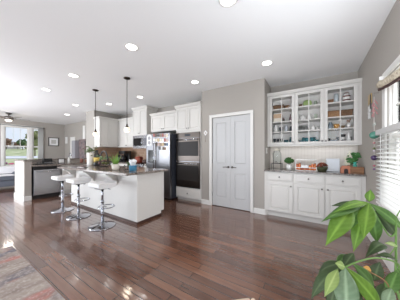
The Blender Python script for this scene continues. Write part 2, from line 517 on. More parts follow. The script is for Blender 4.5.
# pantry block
PX0, PX1 = -2.33, -0.83
DX0, DX1, DZ = -2.035, -1.115, 2.085
m = MB()
m.box(PX0, DX0, YP, YP + 0.12, 0, CE).box(DX1, PX1, YP, YP + 0.12, 0, CE).box(DX0, DX1, YP, YP + 0.12, DZ, CE)
struct(m, 'wall_pantry_front', 'wall')
struct(MB().box(PX1 - 0.12, PX1, YP + 0.12, YB, 0, CE), 'wall_pantry_right', 'wall')
struct(MB().box(PX0, PX0 + 0.12, YP + 0.12, YB, 0, CE), 'wall_pantry_left', 'wall')
m = MB()
cw = 0.067
m.box(DX0 - cw, DX0, YP - 0.02, YP, 0, DZ + cw).box(DX1, DX1 + cw, YP - 0.02, YP, 0, DZ + cw).box(DX0, DX1, YP - 0.02, YP, DZ, DZ + cw)
m.box(DX0 - cw, DX0 - cw + 0.012, YP - 0.028, YP, 0, DZ + cw).box(DX1 + cw - 0.012, DX1 + cw, YP - 0.028, YP, 0, DZ + cw).box(DX0 - cw, DX1 + cw, YP - 0.028, YP, DZ + cw - 0.012, DZ + cw)
struct(m, 'trim_pantry_door_casing', 'trim', 0.003)
struct(MB().box(PX0, DX0 - cw, YP - 0.015, YP, 0, 0.11), 'baseboard_pantry_left', 'trim', 0.004)
struct(MB().box(DX1 + cw, PX1 + 0.015, YP - 0.015, YP, 0, 0.11).box(PX1, PX1 + 0.015, YP, YP + 0.02, 0, 0.11), 'baseboard_pantry_right', 'trim', 0.004)
struct(MB().box(XR - 0.015, XR, Y0, YP, 0, 0.13), 'baseboard_right', 'trim', 0.004)
struct(MB().box(XL, XL + 0.015, Y0, YF, 0, 0.13), 'baseboard_left', 'trim', 0.004)
struct(MB().box(XL + 0.015, -7.1, YF - 0.015, YF, 0, 0.13), 'baseboard_back_left', 'trim', 0.004)

# pantry door leaves
def panel_leaf(m, x0, x1, z0, z1, yb, t, stiles, rails):
    """flat slab with recessed raised panels. yb back, front at yb - t. rails: list of (za, zb) openings"""
    yf = yb - t
    m.box(x0, x0 + stiles, yf, yb, z0, z1).box(x1 - stiles, x1, yf, yb, z0, z1)
    zs = [z0] + [q for r in rails for q in r] + [z1]
    for a, b in zip(zs[::2], zs[1::2]): m.box(x0 + stiles, x1 - stiles, yf, yb, a, b)
    for a, b in rails:
        X0, X1 = x0 + stiles, x1 - stiles
        m.box(X0, X1, yf + 0.013, yb, a, b)
        g = min(0.03, (X1 - X0) * 0.15)
        m.frust((X0 + 0.008, X1 - 0.008, a + 0.008, b - 0.008, yf + 0.0131), (X0 + g, X1 - g, a + g, b - g, yf + 0.002))
xm = (DX0 + DX1) / 2
for nm, a, b, hs in (('door_1', DX0 + 0.003, xm - 0.0015, 1), ('door_2', xm + 0.0015, DX1 - 0.003, -1)):
    m = MB()
    panel_leaf(m, a, b, 0.012, DZ - 0.004, YP + 0.05, 0.035, 0.095, [(0.22, 0.80), (1.0, DZ - 0.13)])
    d = struct(m, nm, 'door', 0.002)
    hx = (b - 0.045) if hs > 0 else (a + 0.045)
    h = MB().lathe([(0, 0), (0.026, 0), (0.026, 0.008), (0.012, 0.012), (0.012, 0.05), (0, 0.05)], n=16)
    h.bm.transform(Matrix.Translation((hx, YP + 0.015, 0.93)) @ Matrix.Rotation(PI / 2, 4, 'X'))
    h.tube([(hx, YP - 0.035, 0.93), (hx - hs * 0.04, YP - 0.04, 0.932), (hx - hs * 0.115, YP - 0.036, 0.928)], 0.009, 8)
    h.out('lever_handle', 'nickel', d, 0, True)
    for z in (0.28, 1.05, 1.85):
        ex = a - 0.004 if hs > 0 else b + 0.004
        MB().cyl(ex, YP + 0.006, z - 0.045, z + 0.045, 0.007, n=10).out('hinge', 'nickel', d)

# right window
def frame_x(m, x0, x1, y0, y1, z0, z1, w):
    m.box(x0, x1, y0, y0 + w, z0, z1).box(x0, x1, y1 - w, y1, z0, z1).box(x0, x1, y0 + w, y1 - w, z0, z0 + w).box(x0, x1, y0 + w, y1 - w, z1 - w, z1)
m = MB()
cz = 0.095
m.box(XR - 0.02, XR, WY0 - cz, WY0, WZ0 - 0.02, WZ1 + cz * 0.7).box(XR - 0.02, XR, WY1, WY1 + cz, WZ0 - 0.02, WZ1 + cz * 0.7)
m.box(XR - 0.02, XR, WY0, WY1, WZ1, WZ1 + cz * 0.7)
struct(m, 'trim_right_window_casing', 'trim', 0.003)
struct(MB().box(XR - 0.045, XR + 0.02, WY0 - 0.12, WY1 + 0.12, WZ0 - 0.045, WZ0 - 0.02), 'trim_right_window_stool', 'trim', 0.004)
m = MB()
frame_x(m, XR + 0.01, XR + 0.10, WY0, WY1, WZ0 - 0.019, WZ1, 0.03)
ym = (WY0 + WY1) / 2
m.box(XR + 0.01, XR + 0.10, ym - 0.05, ym + 0.05, WZ0, WZ1)
for a, b in ((WY0 + 0.03, ym - 0.05), (ym + 0.05, WY1 - 0.03)):
    frame_x(m, XR + 0.03, XR + 0.07, a, b, 1.42, WZ1 - 0.03, 0.045)
    frame_x(m, XR + 0.05, XR + 0.09, a, b, WZ0 + 0.012, 1.46, 0.045)
    m.box(XR + 0.045, XR + 0.06, (a + b) / 2 - 0.01, (a + b) / 2 + 0.01, 1.46, WZ1 - 0.07)
    m.box(XR + 0.045, XR + 0.06, a + 0.045, b - 0.045, 1.755, 1.775)
w3 = struct(m, 'window_3', 'trim', 0.002)
MB().box(XR + 0.048, XR + 0.052, WY0 + 0.07, ym - 0.09, 1.46, WZ1 - 0.07).box(XR + 0.048, XR + 0.052, ym + 0.09, WY1 - 0.07, 1.46, WZ1 - 0.07).out('glass_upper', 'glass', w3)
MB().box(XR + 0.068, XR + 0.072, WY0 + 0.07, ym - 0.09, WZ0 + 0.05, 1.42).box(XR + 0.068, XR + 0.072, ym + 0.09, WY1 - 0.07, WZ0 + 0.05, 1.42).out('glass_lower', 'glass', w3)

# left windows
def left_window(nm, a, b, cols):
    m = MB()
    frame_x(m, XL - 0.14, XL, a, b, LZ0, LZ1, 0.03)
    zm = 1.555
    frame_x(m, XL - 0.08, XL - 0.045, a + 0.03, b - 0.03, zm - 0.03, LZ1 - 0.03, 0.04)
    frame_x(m, XL - 0.11, XL - 0.08, a + 0.03, b - 0.03, LZ0 + 0.03, zm + 0.03, 0.04)
    for i in range(1, cols):
        y = a + 0.07 + (b - a - 0.14) * i / cols
        m.box(XL - 0.07, XL - 0.055, y - 0.008, y + 0.008, zm, LZ1 - 0.06)
    w = struct(m, nm, 'trim', 0.002)
    MB().box(XL - 0.066, XL - 0.062, a + 0.06, b - 0.06, zm, LZ1 - 0.06).box(XL - 0.097, XL - 0.093, a + 0.06, b - 0.06, LZ0 + 0.06, zm).out('glass', 'glass', w)
left_window('window_1', LA, LB, 3)
left_window('window_2', LC, LD, 1)
m = MB()
for a, b in ((LA - 0.09, LA), (LB, LC), (LD, LD + 0.09)): m.box(XL, XL + 0.02, a, b, LZ0, LZ1 + 0.07)
m.box(XL, XL + 0.02, LA, LB, LZ1, LZ1 + 0.07).box(XL, XL + 0.02, LC, LD, LZ1, LZ1 + 0.07)
struct(m, 'trim_left_window_casing', 'trim', 0.003)
struct(MB().box(XL, XL + 0.06, LA - 0.12, LD + 0.12, LZ0 - 0.03, LZ0), 'trim_left_window_stool', 'trim', 0.004)

# tiled kitchen backsplash and the panelled back of the hutch
struct(MB().box(-6.54, -3.14, YB - 0.012, YB, 0.925, 1.46), 'trim_kitchen_backsplash', 'tile')
struct(MB().box(-6.54, -6.528, 3.32, YB - 0.012, 0.925, 1.46), 'trim_kitchen_side_backsplash', 'tile_y')
struct(MB().box(PX1, XR, YB - 0.012, YB, 0.915, 1.42), 'trim_hutch_beadboard', 'bead')

# outdoors: rising lawn beyond the left windows, pale paving beyond the right one
m = MB()
prof = [(-11.8, -0.35), (-60, -0.35), (-125, -0.3), (-170, 2.6), (-230, 5.5), (-500, 8)]
for (xa, za), (xb, zb) in zip(prof, prof[1:]):
    wa, wb = 8 - xa * 0.9, 8 - xb * 0.9
    v = [m.bm.verts.new(p) for p in ((xa, -wa * 0.6, za), (xa, wa, za), (xb, wb, zb), (xb, -wb * 0.6, zb))]
    m._face(v)
struct(m, 'lawn', ramp_mat('grass', [(0.3, (112, 118, 84)), (0.5, (150, 156, 112)), (0.7, (178, 176, 148))], 0.25, 5, 0.95))
struct(MB().box(XR + 0.25, 40, -30, 40, -0.6, -0.5), 'patio', mat('garden_ground', (116, 122, 98), 0.9, noise=0.15, nscale=2))
struct(MB().box(-122, -70, -90, 140, -0.45, -0.22), 'street', mat('pale_street', (188, 186, 192), 0.9))

# ================================================================== CABINET BUILDERS (local: back at y=0, front towards -y, x from 0 to w)
def cab_door(m, x0, x1, z0, z1, yf, st=0.055):
    panel_leaf(m, x0, x1, z0, z1, yf, 0.02, st, [(z0 + st, z1 - st)])
def knob_mesh(x, y, z, r=0.014):
    h = MB().lathe([(0, 0), (r * 0.5, 0), (r * 0.4, 0.012), (r, 0.018), (r, 0.024), (r * 0.5, 0.03), (0, 0.03)], n=12)
    h.bm.transform(Matrix.Translation((x, y, z)) @ Matrix.Rotation(PI / 2, 4, 'X'))
    return h
def base_cabinet(label, loc, w, rz=0, depth=0.60, h=0.885, ndoor=1, drawer=True, knob='r', group=None, name='base_cabinet', stile=(0.0, 0.0)):
    t = thing(name, label, 'cabinet', loc, rz, group)
    m = MB().box(0, w, -depth, 0, 0.10, h).box(0, w, -depth + 0.05, 0, 0, 0.10)
    m.out('body', 'cab', t, 0.002)
    top = h - 0.025
    a, b = 0.012 + stile[0], w - 0.012 - stile[1]
    dz = 0.115
    if drawer:
        d = MB(); d.box(a, b, -depth - 0.02, -depth, top - 0.145, top)
        d.frust((a + 0.012, b - 0.012, top - 0.133, top - 0.012, -depth - 0.02), (a + 0.018, b - 0.018, top - 0.127, top - 0.018, -depth - 0.023))
        o = d.out('drawer', 'cab', t, 0.002)
        knob_mesh((a + b) / 2, -depth - 0.023, top - 0.072).out('knob', 'nickel', o, 0, True)
        z1 = top - 0.175
    else: z1 = top
    ww = (b - a) / ndoor
    for i in range(ndoor):
        xa, xb = a + ww * i + (0.002 if i else 0), a + ww * (i + 1) - (0.002 if i < ndoor - 1 else 0)
        d = MB(); cab_door(d, xa, xb, dz, z1, -depth)
        o = d.out('door', 'cab', t, 0.002)
        side = knob if ndoor == 1 else ('r' if i == 0 else 'l')
        knob_mesh(xb - 0.03 if side == 'r' else xa + 0.03, -depth - 0.02, z1 - 0.06).out('knob', 'nickel', o, 0, True)
    return t
def wall_cabinet(label, loc, w, z0, z1, rz=0, depth=0.33, ndoor=2, crown=True, ends='', group=None, name='wall_cabinet'):
    t = thing(name, label, 'cabinet', (loc[0], loc[1], z0), rz, group)
    h = z1 - z0
    MB().box(0, w, -depth, 0, 0, h).out('body', 'cab', t, 0.002)
    ww = w / ndoor
    for i in range(ndoor):
        d = MB(); cab_door(d, ww * i + 0.003, ww * (i + 1) - 0.003, 0.012, h - 0.012, -depth)
        o = d.out('door', 'cab', t, 0.002)
        side = 'r' if (i % 2 == 0 and ndoor > 1) else 'l'
        knob_mesh(ww * (i + 1) - 0.03 if side == 'r' else ww * i + 0.03, -depth - 0.02, 0.07).out('knob', 'nickel', o, 0, True)
    if crown:
        xa, xb = (-0.03 if 'l' in ends else 0), (w + 0.03 if 'r' in ends else w)
        c = MB().prism([(-depth - 0.021, h), (-depth - 0.03, h + 0.015), (-depth - 0.05, h + 0.05), (-depth - 0.05, h + 0.065), (0, h + 0.065), (0, h)], 'x', xa, xb)
        c.out('crown_molding', 'cab', t, 0.002)
    return t

# ================================================================== HUTCH (recess right of the pantry)
HB = YB - 0.012
UW = 0.478
ux = [-0.785, -0.307, 0.171]
hx_end = ux[2] + UW           # 0.649
base_lab = [('white base cabinet at the left end of the hutch, beside the pantry corner', 'r'),
            ('white base cabinet in the middle of the hutch, under the tray of amber jars', 'r'),
            ('white base cabinet at the right end of the hutch, partly hidden by plant leaves', 'l')]
for i, (lb, kn) in enumerate(base_lab):
    base_cabinet(lb, (ux[i], YB, 0), UW, 0, 0.61, knob=kn, group='base cabinets of the hutch')
struct(MB().box(PX1 + 0.001, ux[0], YB - 0.612, YB, 0, 0.885), 'trim_hutch_left_filler', 'cab', 0.002)
struct(MB().box(hx_end, XR - 0.001, YB - 0.612, YB, 0, 0.885), 'trim_hutch_right_filler', 'cab', 0.002)
o = MB().box(PX1 + 0.002, XR - 0.002, YB - 0.655, HB - 0.001, 0.885, 0.915).out('hutch_countertop', 'granite_dark', None, 0.004)
tag(o, 'grey speckled granite countertop running along the top of the hutch base cabinets', 'countertop')
UZ0, UZ1 = 1.415, 2.455
SH = [1.442, 1.695, 1.905, 2.17]      # heights things stand at
UD = 0.33
def glass_cabinet(label, x, w, kn):
    t = thing('glass_front_cabinet', label, 'cabinet', (x, YB, 0), 0, 'glass-fronted upper cabinets of the hutch')
    m = MB()
    m.box(0, 0.018, -UD, -0.012, UZ0, UZ1).box(w - 0.018, w, -UD, -0.012, UZ0, UZ1)
    m.box(0.018, w - 0.018, -UD, -0.012, UZ0, SH[0]).box(0.018, w - 0.018, -UD, -0.012, UZ1 - 0.025, UZ1)
    m.out('body', 'cab', t, 0.0015)
    MB().box(0, w, -0.012, 0, UZ0, UZ1).out('back_panel', 'cab_in', t)
    for z in SH[1:]: MB().box(0.018, w - 0.018, -UD + 0.03, -0.012, z - 0.018, z).out('shelf', 'cab', t, 0.0015)
    d = MB()
    a, b, yb, yf = 0.003, w - 0.003, -UD - 0.001, -UD - 0.021
    s = 0.052
    za, zb = UZ0 + 0.008, UZ1 - 0.008
    d.box(a, a + s, yf, yb, za, zb).box(b - s, b, yf, yb, za, zb).box(a + s, b - s, yf, yb, za, za + s * 0.9).box(a + s, b - s, yf, yb, zb - s, zb)
    xm = (a + b) / 2
    d.box(xm - 0.008, xm + 0.008, yf + 0.002, yb - 0.004, za + s * 0.9, zb - s)
    for z in SH[1:]: d.box(a + s, b - s, yf + 0.003, yb - 0.005, z - 0.016, z)
    o = d.out('door', 'cab', t, 0.0015)
    MB().box(a + s - 0.004, b - s + 0.004, yb - 0.006, yb - 0.003, za + s * 0.8, zb - s + 0.004).out('glass_pane', 'glass', o)
    knob_mesh(b - 0.026 if kn == 'r' else a + 0.026, yf, za + 0.05).out('knob', 'nickel', o, 0, True)
    return t
glass_cabinet('white glass-fronted upper cabinet at the left, dark glasses on its lowest shelf', ux[0], UW, 'r')
glass_cabinet('white glass-fronted upper cabinet in the middle, teal glassware on its lowest shelf', ux[1], UW, 'r')
glass_cabinet('white glass-fronted upper cabinet at the right end of the hutch, with wicker baskets inside', ux[2], UW, 'l')
struct(MB().box(PX1 + 0.001, ux[0], YB - UD, YB, UZ0, UZ1), 'trim_upper_left_filler', 'cab', 0.002)
struct(MB().box(hx_end, XR - 0.001, YB - UD, YB, UZ0, UZ1), 'trim_upper_right_filler', 'cab', 0.002)
c = MB().prism([(YB - UD - 0.021, UZ1), (YB - UD - 0.03, UZ1 + 0.015), (YB - UD - 0.05, UZ1 + 0.045), (YB - UD - 0.05, UZ1 + 0.06), (YB, UZ1 + 0.06), (YB, UZ1)], 'x', PX1 + 0.001, XR - 0.001)
struct(c, 'trim_hutch_crown', 'cab', 0.002)
struct(MB().box(PX1 + 0.002, XR - 0.002, YB - UD - 0.012, YB - UD + 0.012, UZ0 - 0.03, UZ0), 'trim_hutch_light_rail', 'cab', 0.003)

# ------------------------------------------------------------------ things inside the hutch
IY = 4.15
def spot(px, row, y=IY):
    p = at_y(px, 150, y)
    return (p.x, y, SH[row])
def msize(px_len, px, y=IY):
    d = _ray(px, 150); t = y / d[1]
    return px_len * t / F_PX
def hutch_lathe(name, label, cat, px, row, wpx, hpx, prof, m, y=IY, **kw):
    """prof in units of (half width, height)"""
    x, yy, z = spot(px, row, y)
    r, h = msize(wpx, px, y) / 2 * 0.9, msize(hpx, px, y)
    mb = MB().lathe([(a * r, b * h) for a, b in prof], n=20)
    o = mb.out(name, m, None, 0, True, (x, yy, z))
    tag(o, label, cat)
    return o, r, h
BOWL = [(0, 0), (0.5, 0), (0.85, 0.5), (1, 1), (0.94, 1), (0.78, 0.5), (0.45, 0.12), (0, 0.1)]
JAR = [(0, 0), (0.85, 0), (1, 0.1), (1, 0.7), (0.75, 0.85), (0.7, 1), (0, 1)]
VASE = [(0, 0), (0.6, 0), (1, 0.35), (0.85, 0.7), (0.55, 0.88), (0.7, 1), (0.6, 1), (0.5, 0.88), (0, 0.6)]
CUP = [(0, 0), (0.7, 0), (0.95, 0.4), (1, 1), (0.9, 1), (0.85, 0.4), (0, 0.12)]
def basket(label, px, row, wpx, hpx, m, depth=0.2, y=4.16):
    x, yy, z = spot(px, row, y)
    w, h = msize(wpx, px, y), msize(hpx, px, y)
    t = thing('wicker_basket', label, 'basket', (x, yy, z), 0)
    b = MB()
    b.hexa([(-w * .46, -depth * .46, 0), (w * .46, -depth * .46, 0), (w * .46, depth * .46, 0), (-w * .46, depth * .46, 0),
            (-w / 2, -depth / 2, h * .9), (w / 2, -depth / 2, h * .9), (w / 2, depth / 2, h * .9), (-w / 2, depth / 2, h * .9)])
    b.out('basket_body', m, t, 0.006)
    b = MB().tube([(-w / 2, -depth / 2, h * .93), (w / 2, -depth / 2, h * .93), (w / 2, depth / 2, h * .93), (-w / 2, depth / 2, h * .93)], h * 0.09, 8, True)
    b.out('rim', m, t, 0, True)
    return t
def pitcher(name, label, px, row, wpx, hpx, m, spout=True, lid=False, y=IY, hs=1):
    x, yy, z = spot(px, row, y)
    r, h = msize(wpx, px, y) / 2 * 0.75, msize(hpx, px, y)
    t = thing(name, label, name.split('_')[-1], (x, yy, z), 0)
    prof = JAR if lid else [(0, 0), (0.75, 0), (1, 0.35), (0.8, 0.75), (0.85, 1), (0.78, 1), (0.72, 0.75), (0.9, 0.35), (0, 0.1)]
    MB().lathe([(a * r, b * h) for a, b in prof], n=18).out('vessel', m, t, 0, True)
    MB().tube([(hs * r * .75, 0, h * .8), (hs * r * 1.3, 0, h * .82), (hs * r * 1.5, 0, h * .55), (hs * r * 1.25, 0, h * .3), (hs * r * .9, 0, h * .25)], r * 0.1, 8).out('handle', m, t, 0, True)
    if spout: MB().tube([(-hs * r * .8, 0, h * .35), (-hs * r * 1.15, 0, h * .5), (-hs * r * 1.4, 0, h * .85)], r * .13, 8, radii=[r * .22, r * .15, r * .1]).out('spout', m, t, 0, True)
    if lid: MB().lathe([(0.0, 0.98 * h), (r * .7, 0.98 * h), (r * .5, 1.07 * h), (r * .12, 1.1 * h), (r * .14, 1.17 * h), (0, 1.2 * h)], n=16).out('lid', m, t, 0, True)
    return t
# left cabinet
basket('long low brown wicker bread basket on the top shelf of the left glass cabinet', 279, 3, 9.5, 4.2, 'wicker_dark')
hutch_lathe('bowl', 'brown wooden bowl right of the bread basket in the left glass cabinet', 'bowl', 287, 3, 5.5, 3.6, BOWL, 'wood')
hutch_lathe('cup', 'small white cup at the right end of the top shelf in the left glass cabinet', 'cup', 291.3, 3, 2.6, 3, CUP, 'white')
x, y, z = spot(278, 2)
t = thing('storage_box', 'tan lidded box with a cream base on the second shelf of the left glass cabinet', 'box', (x, y, z))
MB().box(-0.075, 0.075, -0.09, 0.09, 0, 0.085).out('box_body', 'offwhite', t, 0.004)
MB().box(-0.08, 0.08, -0.095, 0.095, 0.085, 0.17).out('lid', paint(196, 164, 132), t, 0.004)
hutch_lathe('canister', 'dark brown canister right of the tan box in the left glass cabinet', 'canister', 283.3, 2, 2.8, 3.6, JAR, paint(74, 58, 50), y=4.09)
hutch_lathe('bottle', 'slim mauve bottle on the second shelf of the left glass cabinet', 'bottle', 290.5, 2, 3, 7.5, [(0, 0), (0.9, 0), (1, 0.1), (1, 0.5), (0.4, 0.7), (0.35, 1), (0, 1)], paint(142, 122, 128))
pitcher('white_pitcher', 'white pitcher with a handle on the third shelf of the left glass cabinet', 276, 1, 5, 7, 'white')
hutch_lathe('cup', 'teal cup standing behind the white pitcher in the left glass cabinet', 'cup', 274.8, 1, 2.4, 7.6, CUP, paint(70, 124, 132), y=4.26)
hutch_lathe('pot', 'dark grey pot next to the white pitcher in the left glass cabinet', 'pot', 281, 1, 3.6, 5, CUP, paint(70, 74, 82))
hutch_lathe('jar', 'pale silver jar on the third shelf of the left glass cabinet', 'jar', 286.3, 1, 3.4, 6.5, JAR, paint(186, 190, 196))
hutch_lathe('jar', 'charcoal jar at the right end of the third shelf in the left glass cabinet', 'jar', 291, 1, 2.8, 5.4, JAR, paint(60, 66, 72))
for i, (px, c, lb) in enumerate(((274.6, (40, 50, 56), 'dark stemmed glass at the left end of the bottom shelf in the left glass cabinet'),
                                 (278, (48, 48, 54), 'dark stemmed glass second from the left on the bottom shelf of the left glass cabinet'),
                                 (281.4, (44, 54, 58), 'dark stemmed glass third from the left on the bottom shelf of the left glass cabinet'))):
    hutch_lathe('goblet', lb, 'glass', px, 0, 3.2, 5.2, [(0, 0), (0.8, 0), (0.12, 0.1), (0.12, 0.4), (0.8, 0.6), (1, 1), (0.85, 1), (0.6, 0.62), (0, 0.5)], paint(*c, 0.2))
hutch_lathe('bowl', 'dark teal bowl on the bottom shelf of the left glass cabinet', 'bowl', 286, 0, 4.6, 4, BOWL, paint(34, 76, 84, 0.2))
hutch_lathe('vase', 'dark teal vase at the right end of the bottom shelf in the left glass cabinet', 'vase', 290.8, 0, 3.6, 6.5, VASE, paint(44, 90, 96, 0.2))
# middle cabinet
hutch_lathe('mug', 'small brown mug on the top shelf of the middle glass cabinet', 'mug', 300.5, 3, 3.4, 3.2, CUP, paint(132, 98, 78))
x, y, z = spot(307.3, 3)
t = thing('serving_plate', 'round pale green plate standing upright on the top shelf of the middle glass cabinet', 'plate', (x, y + 0.05, z))
mb = MB().lathe([(0, 0), (0.055, 0.0), (0.078, 0.008), (0.078, 0.012), (0.053, 0.006), (0, 0.006)], n=24)
mb.bm.transform(Matrix.Translation((0, 0, 0.078)) @ Matrix.Rotation(PI / 2 - 0.18, 4, 'X'))
mb.out('plate_disc', paint(176, 204, 128, 0.3), t, 0, True)
MB().box(-0.04, 0.04, -0.02, 0.03, 0, 0.012).out('plate_stand', 'wood', t, 0.002)
hutch_lathe('jar', 'grey green lidded jar on the top shelf of the middle glass cabinet', 'jar', 315.6, 3, 3.6, 5, JAR, paint(146, 158, 140))
pitcher('square_teapot', 'chunky white teapot on the second shelf of the middle glass cabinet', 302.5, 2, 6, 5.4, 'white', True, True)
pitcher('white_pitcher', 'white pitcher right of the teapot on the second shelf of the middle glass cabinet', 309.8, 2, 4.6, 6, 'white', False)
hutch_lathe('tumbler', 'pale green glass tumbler on the second shelf of the middle glass cabinet', 'glass', 315.8, 2, 3.2, 5.4, CUP, paint(166, 176, 158, 0.2))
for px, lb in ((300.3, 'clear glass at the left end of the third shelf in the middle glass cabinet'), (303.7, 'clear glass second from the left on the third shelf of the middle glass cabinet'), (307.2, 'clear glass third from the left on the third shelf of the middle glass cabinet')):
    hutch_lathe('tumbler', lb, 'glass', px, 1, 3.0, 5.6, CUP, 'glass_item')
pitcher('white_teapot', 'small white teapot with a lid on the third shelf of the middle glass cabinet', 313.3, 1, 5.4, 4.4, 'white', True, True)
hutch_lathe('creamer', 'little white creamer at the right end of the third shelf in the middle glass cabinet', 'creamer', 317.6, 1, 2.4, 2.8, CUP, 'white')
for px, w, h, lb in ((301.2, 5, 3.2, 'wide teal glass bowl at bottom left in the middle glass cabinet'), (306.4, 4.2, 5.6, 'tall teal glass bowl left of the bottom centre bar in the middle glass cabinet'), (312, 4.2, 5.8, 'tall teal glass bowl right of the bottom centre bar in the middle glass cabinet'), (316.8, 4, 3.4, 'low teal glass bowl at bottom right in the middle glass cabinet')):
    hutch_lathe('glass_bowl', lb, 'bowl', px, 0, w, h, BOWL, paint(58, 116, 124, 0.15))
for px, lb in ((303.5, 'upturned teal bowl at the back left of the bottom shelf in the middle glass cabinet'), (314.5, 'upturned teal bowl at the back right of the bottom shelf in the middle glass cabinet')):
    hutch_lathe('glass_bowl', lb, 'bowl', px, 0, 5, 6.4, [(0, 1), (0.4, 1), (0.8, 0.6), (1, 0), (0, 0)], paint(84, 140, 144, 0.2), y=4.27)
# right cabinet
x, y, z = spot(330.3, 3)
t = thing('wooden_box', 'small honey coloured wooden box on the top shelf of the right glass cabinet', 'box', (x, y, z))
MB().box(-0.045, 0.045, -0.05, 0.05, 0, 0.06).out('box_body', 'wood', t, 0.003)
MB().box(-0.047, 0.047, -0.052, 0.052, 0.06, 0.078).out('lid', 'wood', t, 0.003)
pitcher('blue_pitcher', 'pale blue and white tall pitcher on the top shelf of the right glass cabinet', 336.2, 3, 5.6, 9.5, paint(206, 216, 220, 0.3), False)
o, r, h = hutch_lathe('ginger_jar', 'white jar with maroon bands on the top shelf of the right glass cabinet', 'jar', 346.5, 3, 7, 8.5, JAR, 'white')
for a in (0.16, 0.6): MB().lathe([(r * 1.0, h * a), (r * 1.02, h * a), (r * 1.02, h * (a + 0.14)), (r * 1.0, h * (a + 0.14))], n=20).out('painted_band', paint(112, 62, 56), o, 0, True)
MB().lathe([(0, h), (r * .75, h), (r * .5, h * 1.13), (0, h * 1.16)], n=16).out('lid', paint(120, 84, 72), o, 0, True)
basket('light wicker basket, left one of two in the right glass cabinet', 333, 2, 10.5, 6.4, 'wicker')
basket('dark wicker basket, right one of two in the right glass cabinet', 345.8, 2, 9.5, 6.4, 'wicker_dark')
hutch_lathe('jar', 'grey blue jar on the third shelf of the right glass cabinet', 'jar', 330.5, 1, 4, 7, JAR, paint(150, 164, 176))
hutch_lathe('bowl', 'orange yellow bowl on the third shelf of the right glass cabinet', 'bowl', 336.8, 1, 6.4, 4.6, BOWL, paint(218, 162, 84))
hutch_lathe('bowl', 'small olive brown bowl beside the orange yellow bowl in the right glass cabinet', 'bowl', 342.8, 1, 4, 3, BOWL, paint(134, 108, 74))
o, r, h = hutch_lathe('utensil_crock', 'white crock holding brown wooden spoons on the third shelf of the right glass cabinet', 'crock', 348.8, 1, 4, 5.4, CUP, 'white')
for dx, dy, ln in ((-0.012, 0, 0.13), (0.012, 0.005, 0.15), (0.0, -0.008, 0.12)):
    s = MB().tube([(0, 0, h * .3), (dx * 1.6, dy, ln)], 0.004, 6); s.ball((dx * 1.7, dy, ln + 0.012), 0.014, (0.8, 0.5, 1.3), 10)
    s.out('wooden_spoon', 'wood', o, 0, True)
hutch_lathe('mug', 'small black mug at the left end of the bottom shelf in the right glass cabinet', 'mug', 329.3, 0, 2.6, 4.4, CUP, 'black')
x, y, z = spot(333.8, 0)
for i in range(4):
    o = MB().lathe([(0, 0), (0.035, 0), (0.062, 0.014), (0.062, 0.017), (0.034, 0.005), (0, 0.005)], n=22).out('plate', 'white' if i % 2 else paint(196, 208, 222), None, 0, True, (x, y, z + i * 0.016))
    tag(o, ('lowest', 'second', 'third', 'topmost')[i] + ' plate of the pale plate stack on the bottom shelf of the right glass cabinet', 'plate', 'pale stacked plates')
hutch_lathe('mug', 'grey mug left of the centre bar on the bottom shelf of the right glass cabinet', 'mug', 337.6, 0, 2.6, 5.5, CUP, paint(120, 128, 134))
x, y, z = spot(343, 0)
for i in range(3):
    o = MB().lathe([(0, 0), (0.03, 0), (0.038, 0.02), (0.04, 0.05), (0.036, 0.05), (0.03, 0.01), (0, 0.008)], n=18).out('cup', 'black' if i % 2 == 0 else 'white', None, 0, True, (x, y, z + i * 0.05))
    tag(o, ('bottom black', 'middle white', 'top black')[i] + ' cup in the stack on the bottom shelf of the right glass cabinet', 'cup', 'stacked black and white cups')
pitcher('coffee_pitcher', 'tall white pitcher on the bottom shelf of the right glass cabinet', 348.7, 0, 4.4, 10, 'white', True, False, 4.10)
hutch_lathe('canister', 'black canister behind the tall white pitcher in the right glass cabinet', 'canister', 350.5, 0, 3, 6, JAR, 'black', y=4.27)

# ------------------------------------------------------------------ things on the hutch counter
HC = 0.915
p = at_y(277, 171, 3.95)
t = thing('drink_dispenser', 'clear glass drink dispenser on a black stand at the left end of the hutch counter', 'dispenser', (p.x, 3.95, HC))
s = MB()
for a, b in ((-1, -1), (1, -1), (1, 1), (-1, 1)): s.tube([(a * 0.085, b * 0.085, 0), (a * 0.085, b * 0.085, 0.125)], 0.006, 6)
s.tube([(-.085, -.085, .125), (.085, -.085, .125), (.085, .085, .125), (-.085, .085, .125)], 0.007, 6, True)
s.tube([(-.085, 0, .125), (.085, 0, .125)], 0.005, 6).tube([(0, -.085, .125), (0, .085, .125)], 0.005, 6)
s.out('stand', 'black', t)
MB().lathe([(0, .133), (.07, .133), (.08, .15), (.08, .33), (.06, .36), (.055, .38), (.05, .38), (.054, .358), (.074, .328), (.074, .15), (0, .14)], n=24).out('glass_jar', 'glass_item', t, 0, True)
MB().lathe([(0, .38), (.062, .38), (.062, .40), (.05, .41), (.015, .415), (.018, .435), (0, .44)], n=20).out('lid', paint(206, 200, 186), t, 0, True)
MB().tube([(0, -.078, .165), (0, -.115, .165), (0, -.118, .15)], 0.01, 8).out('tap', 'nickel', t, 0, True)
p = at_y(289, 171, 3.92)
t = thing('potted_topiary', 'small round green topiary in a white pot on the hutch counter', 'potted plant', (p.x, 3.92, HC))
MB().lathe([(0, 0), (.042, 0), (.056, .11), (.05, .11), (.046, .095), (0, .09)], n=20).out('pot', 'white', t, 0, True)
MB().cyl(0, 0, .09, .15, .008, n=8).out('stem', 'bark', t)
f = MB().blob((0, 0, .185), .062, (1.25, 1.25, .9), 2, .1, 3)
rr = random.Random(5)
for i in range(150):
    d = Vector((rr.gauss(0, 1), rr.gauss(0, 1), rr.gauss(0, 1))).normalized()
    q = Vector((0, 0, .185)) + Vector((d.x * .08, d.y * .08, d.z * .06))
    f.blob(q, rr.uniform(.008, .014), (1, 1, .7), 1, .2, i)
f.out('foliage', paint(58, 100, 46, .7), t)
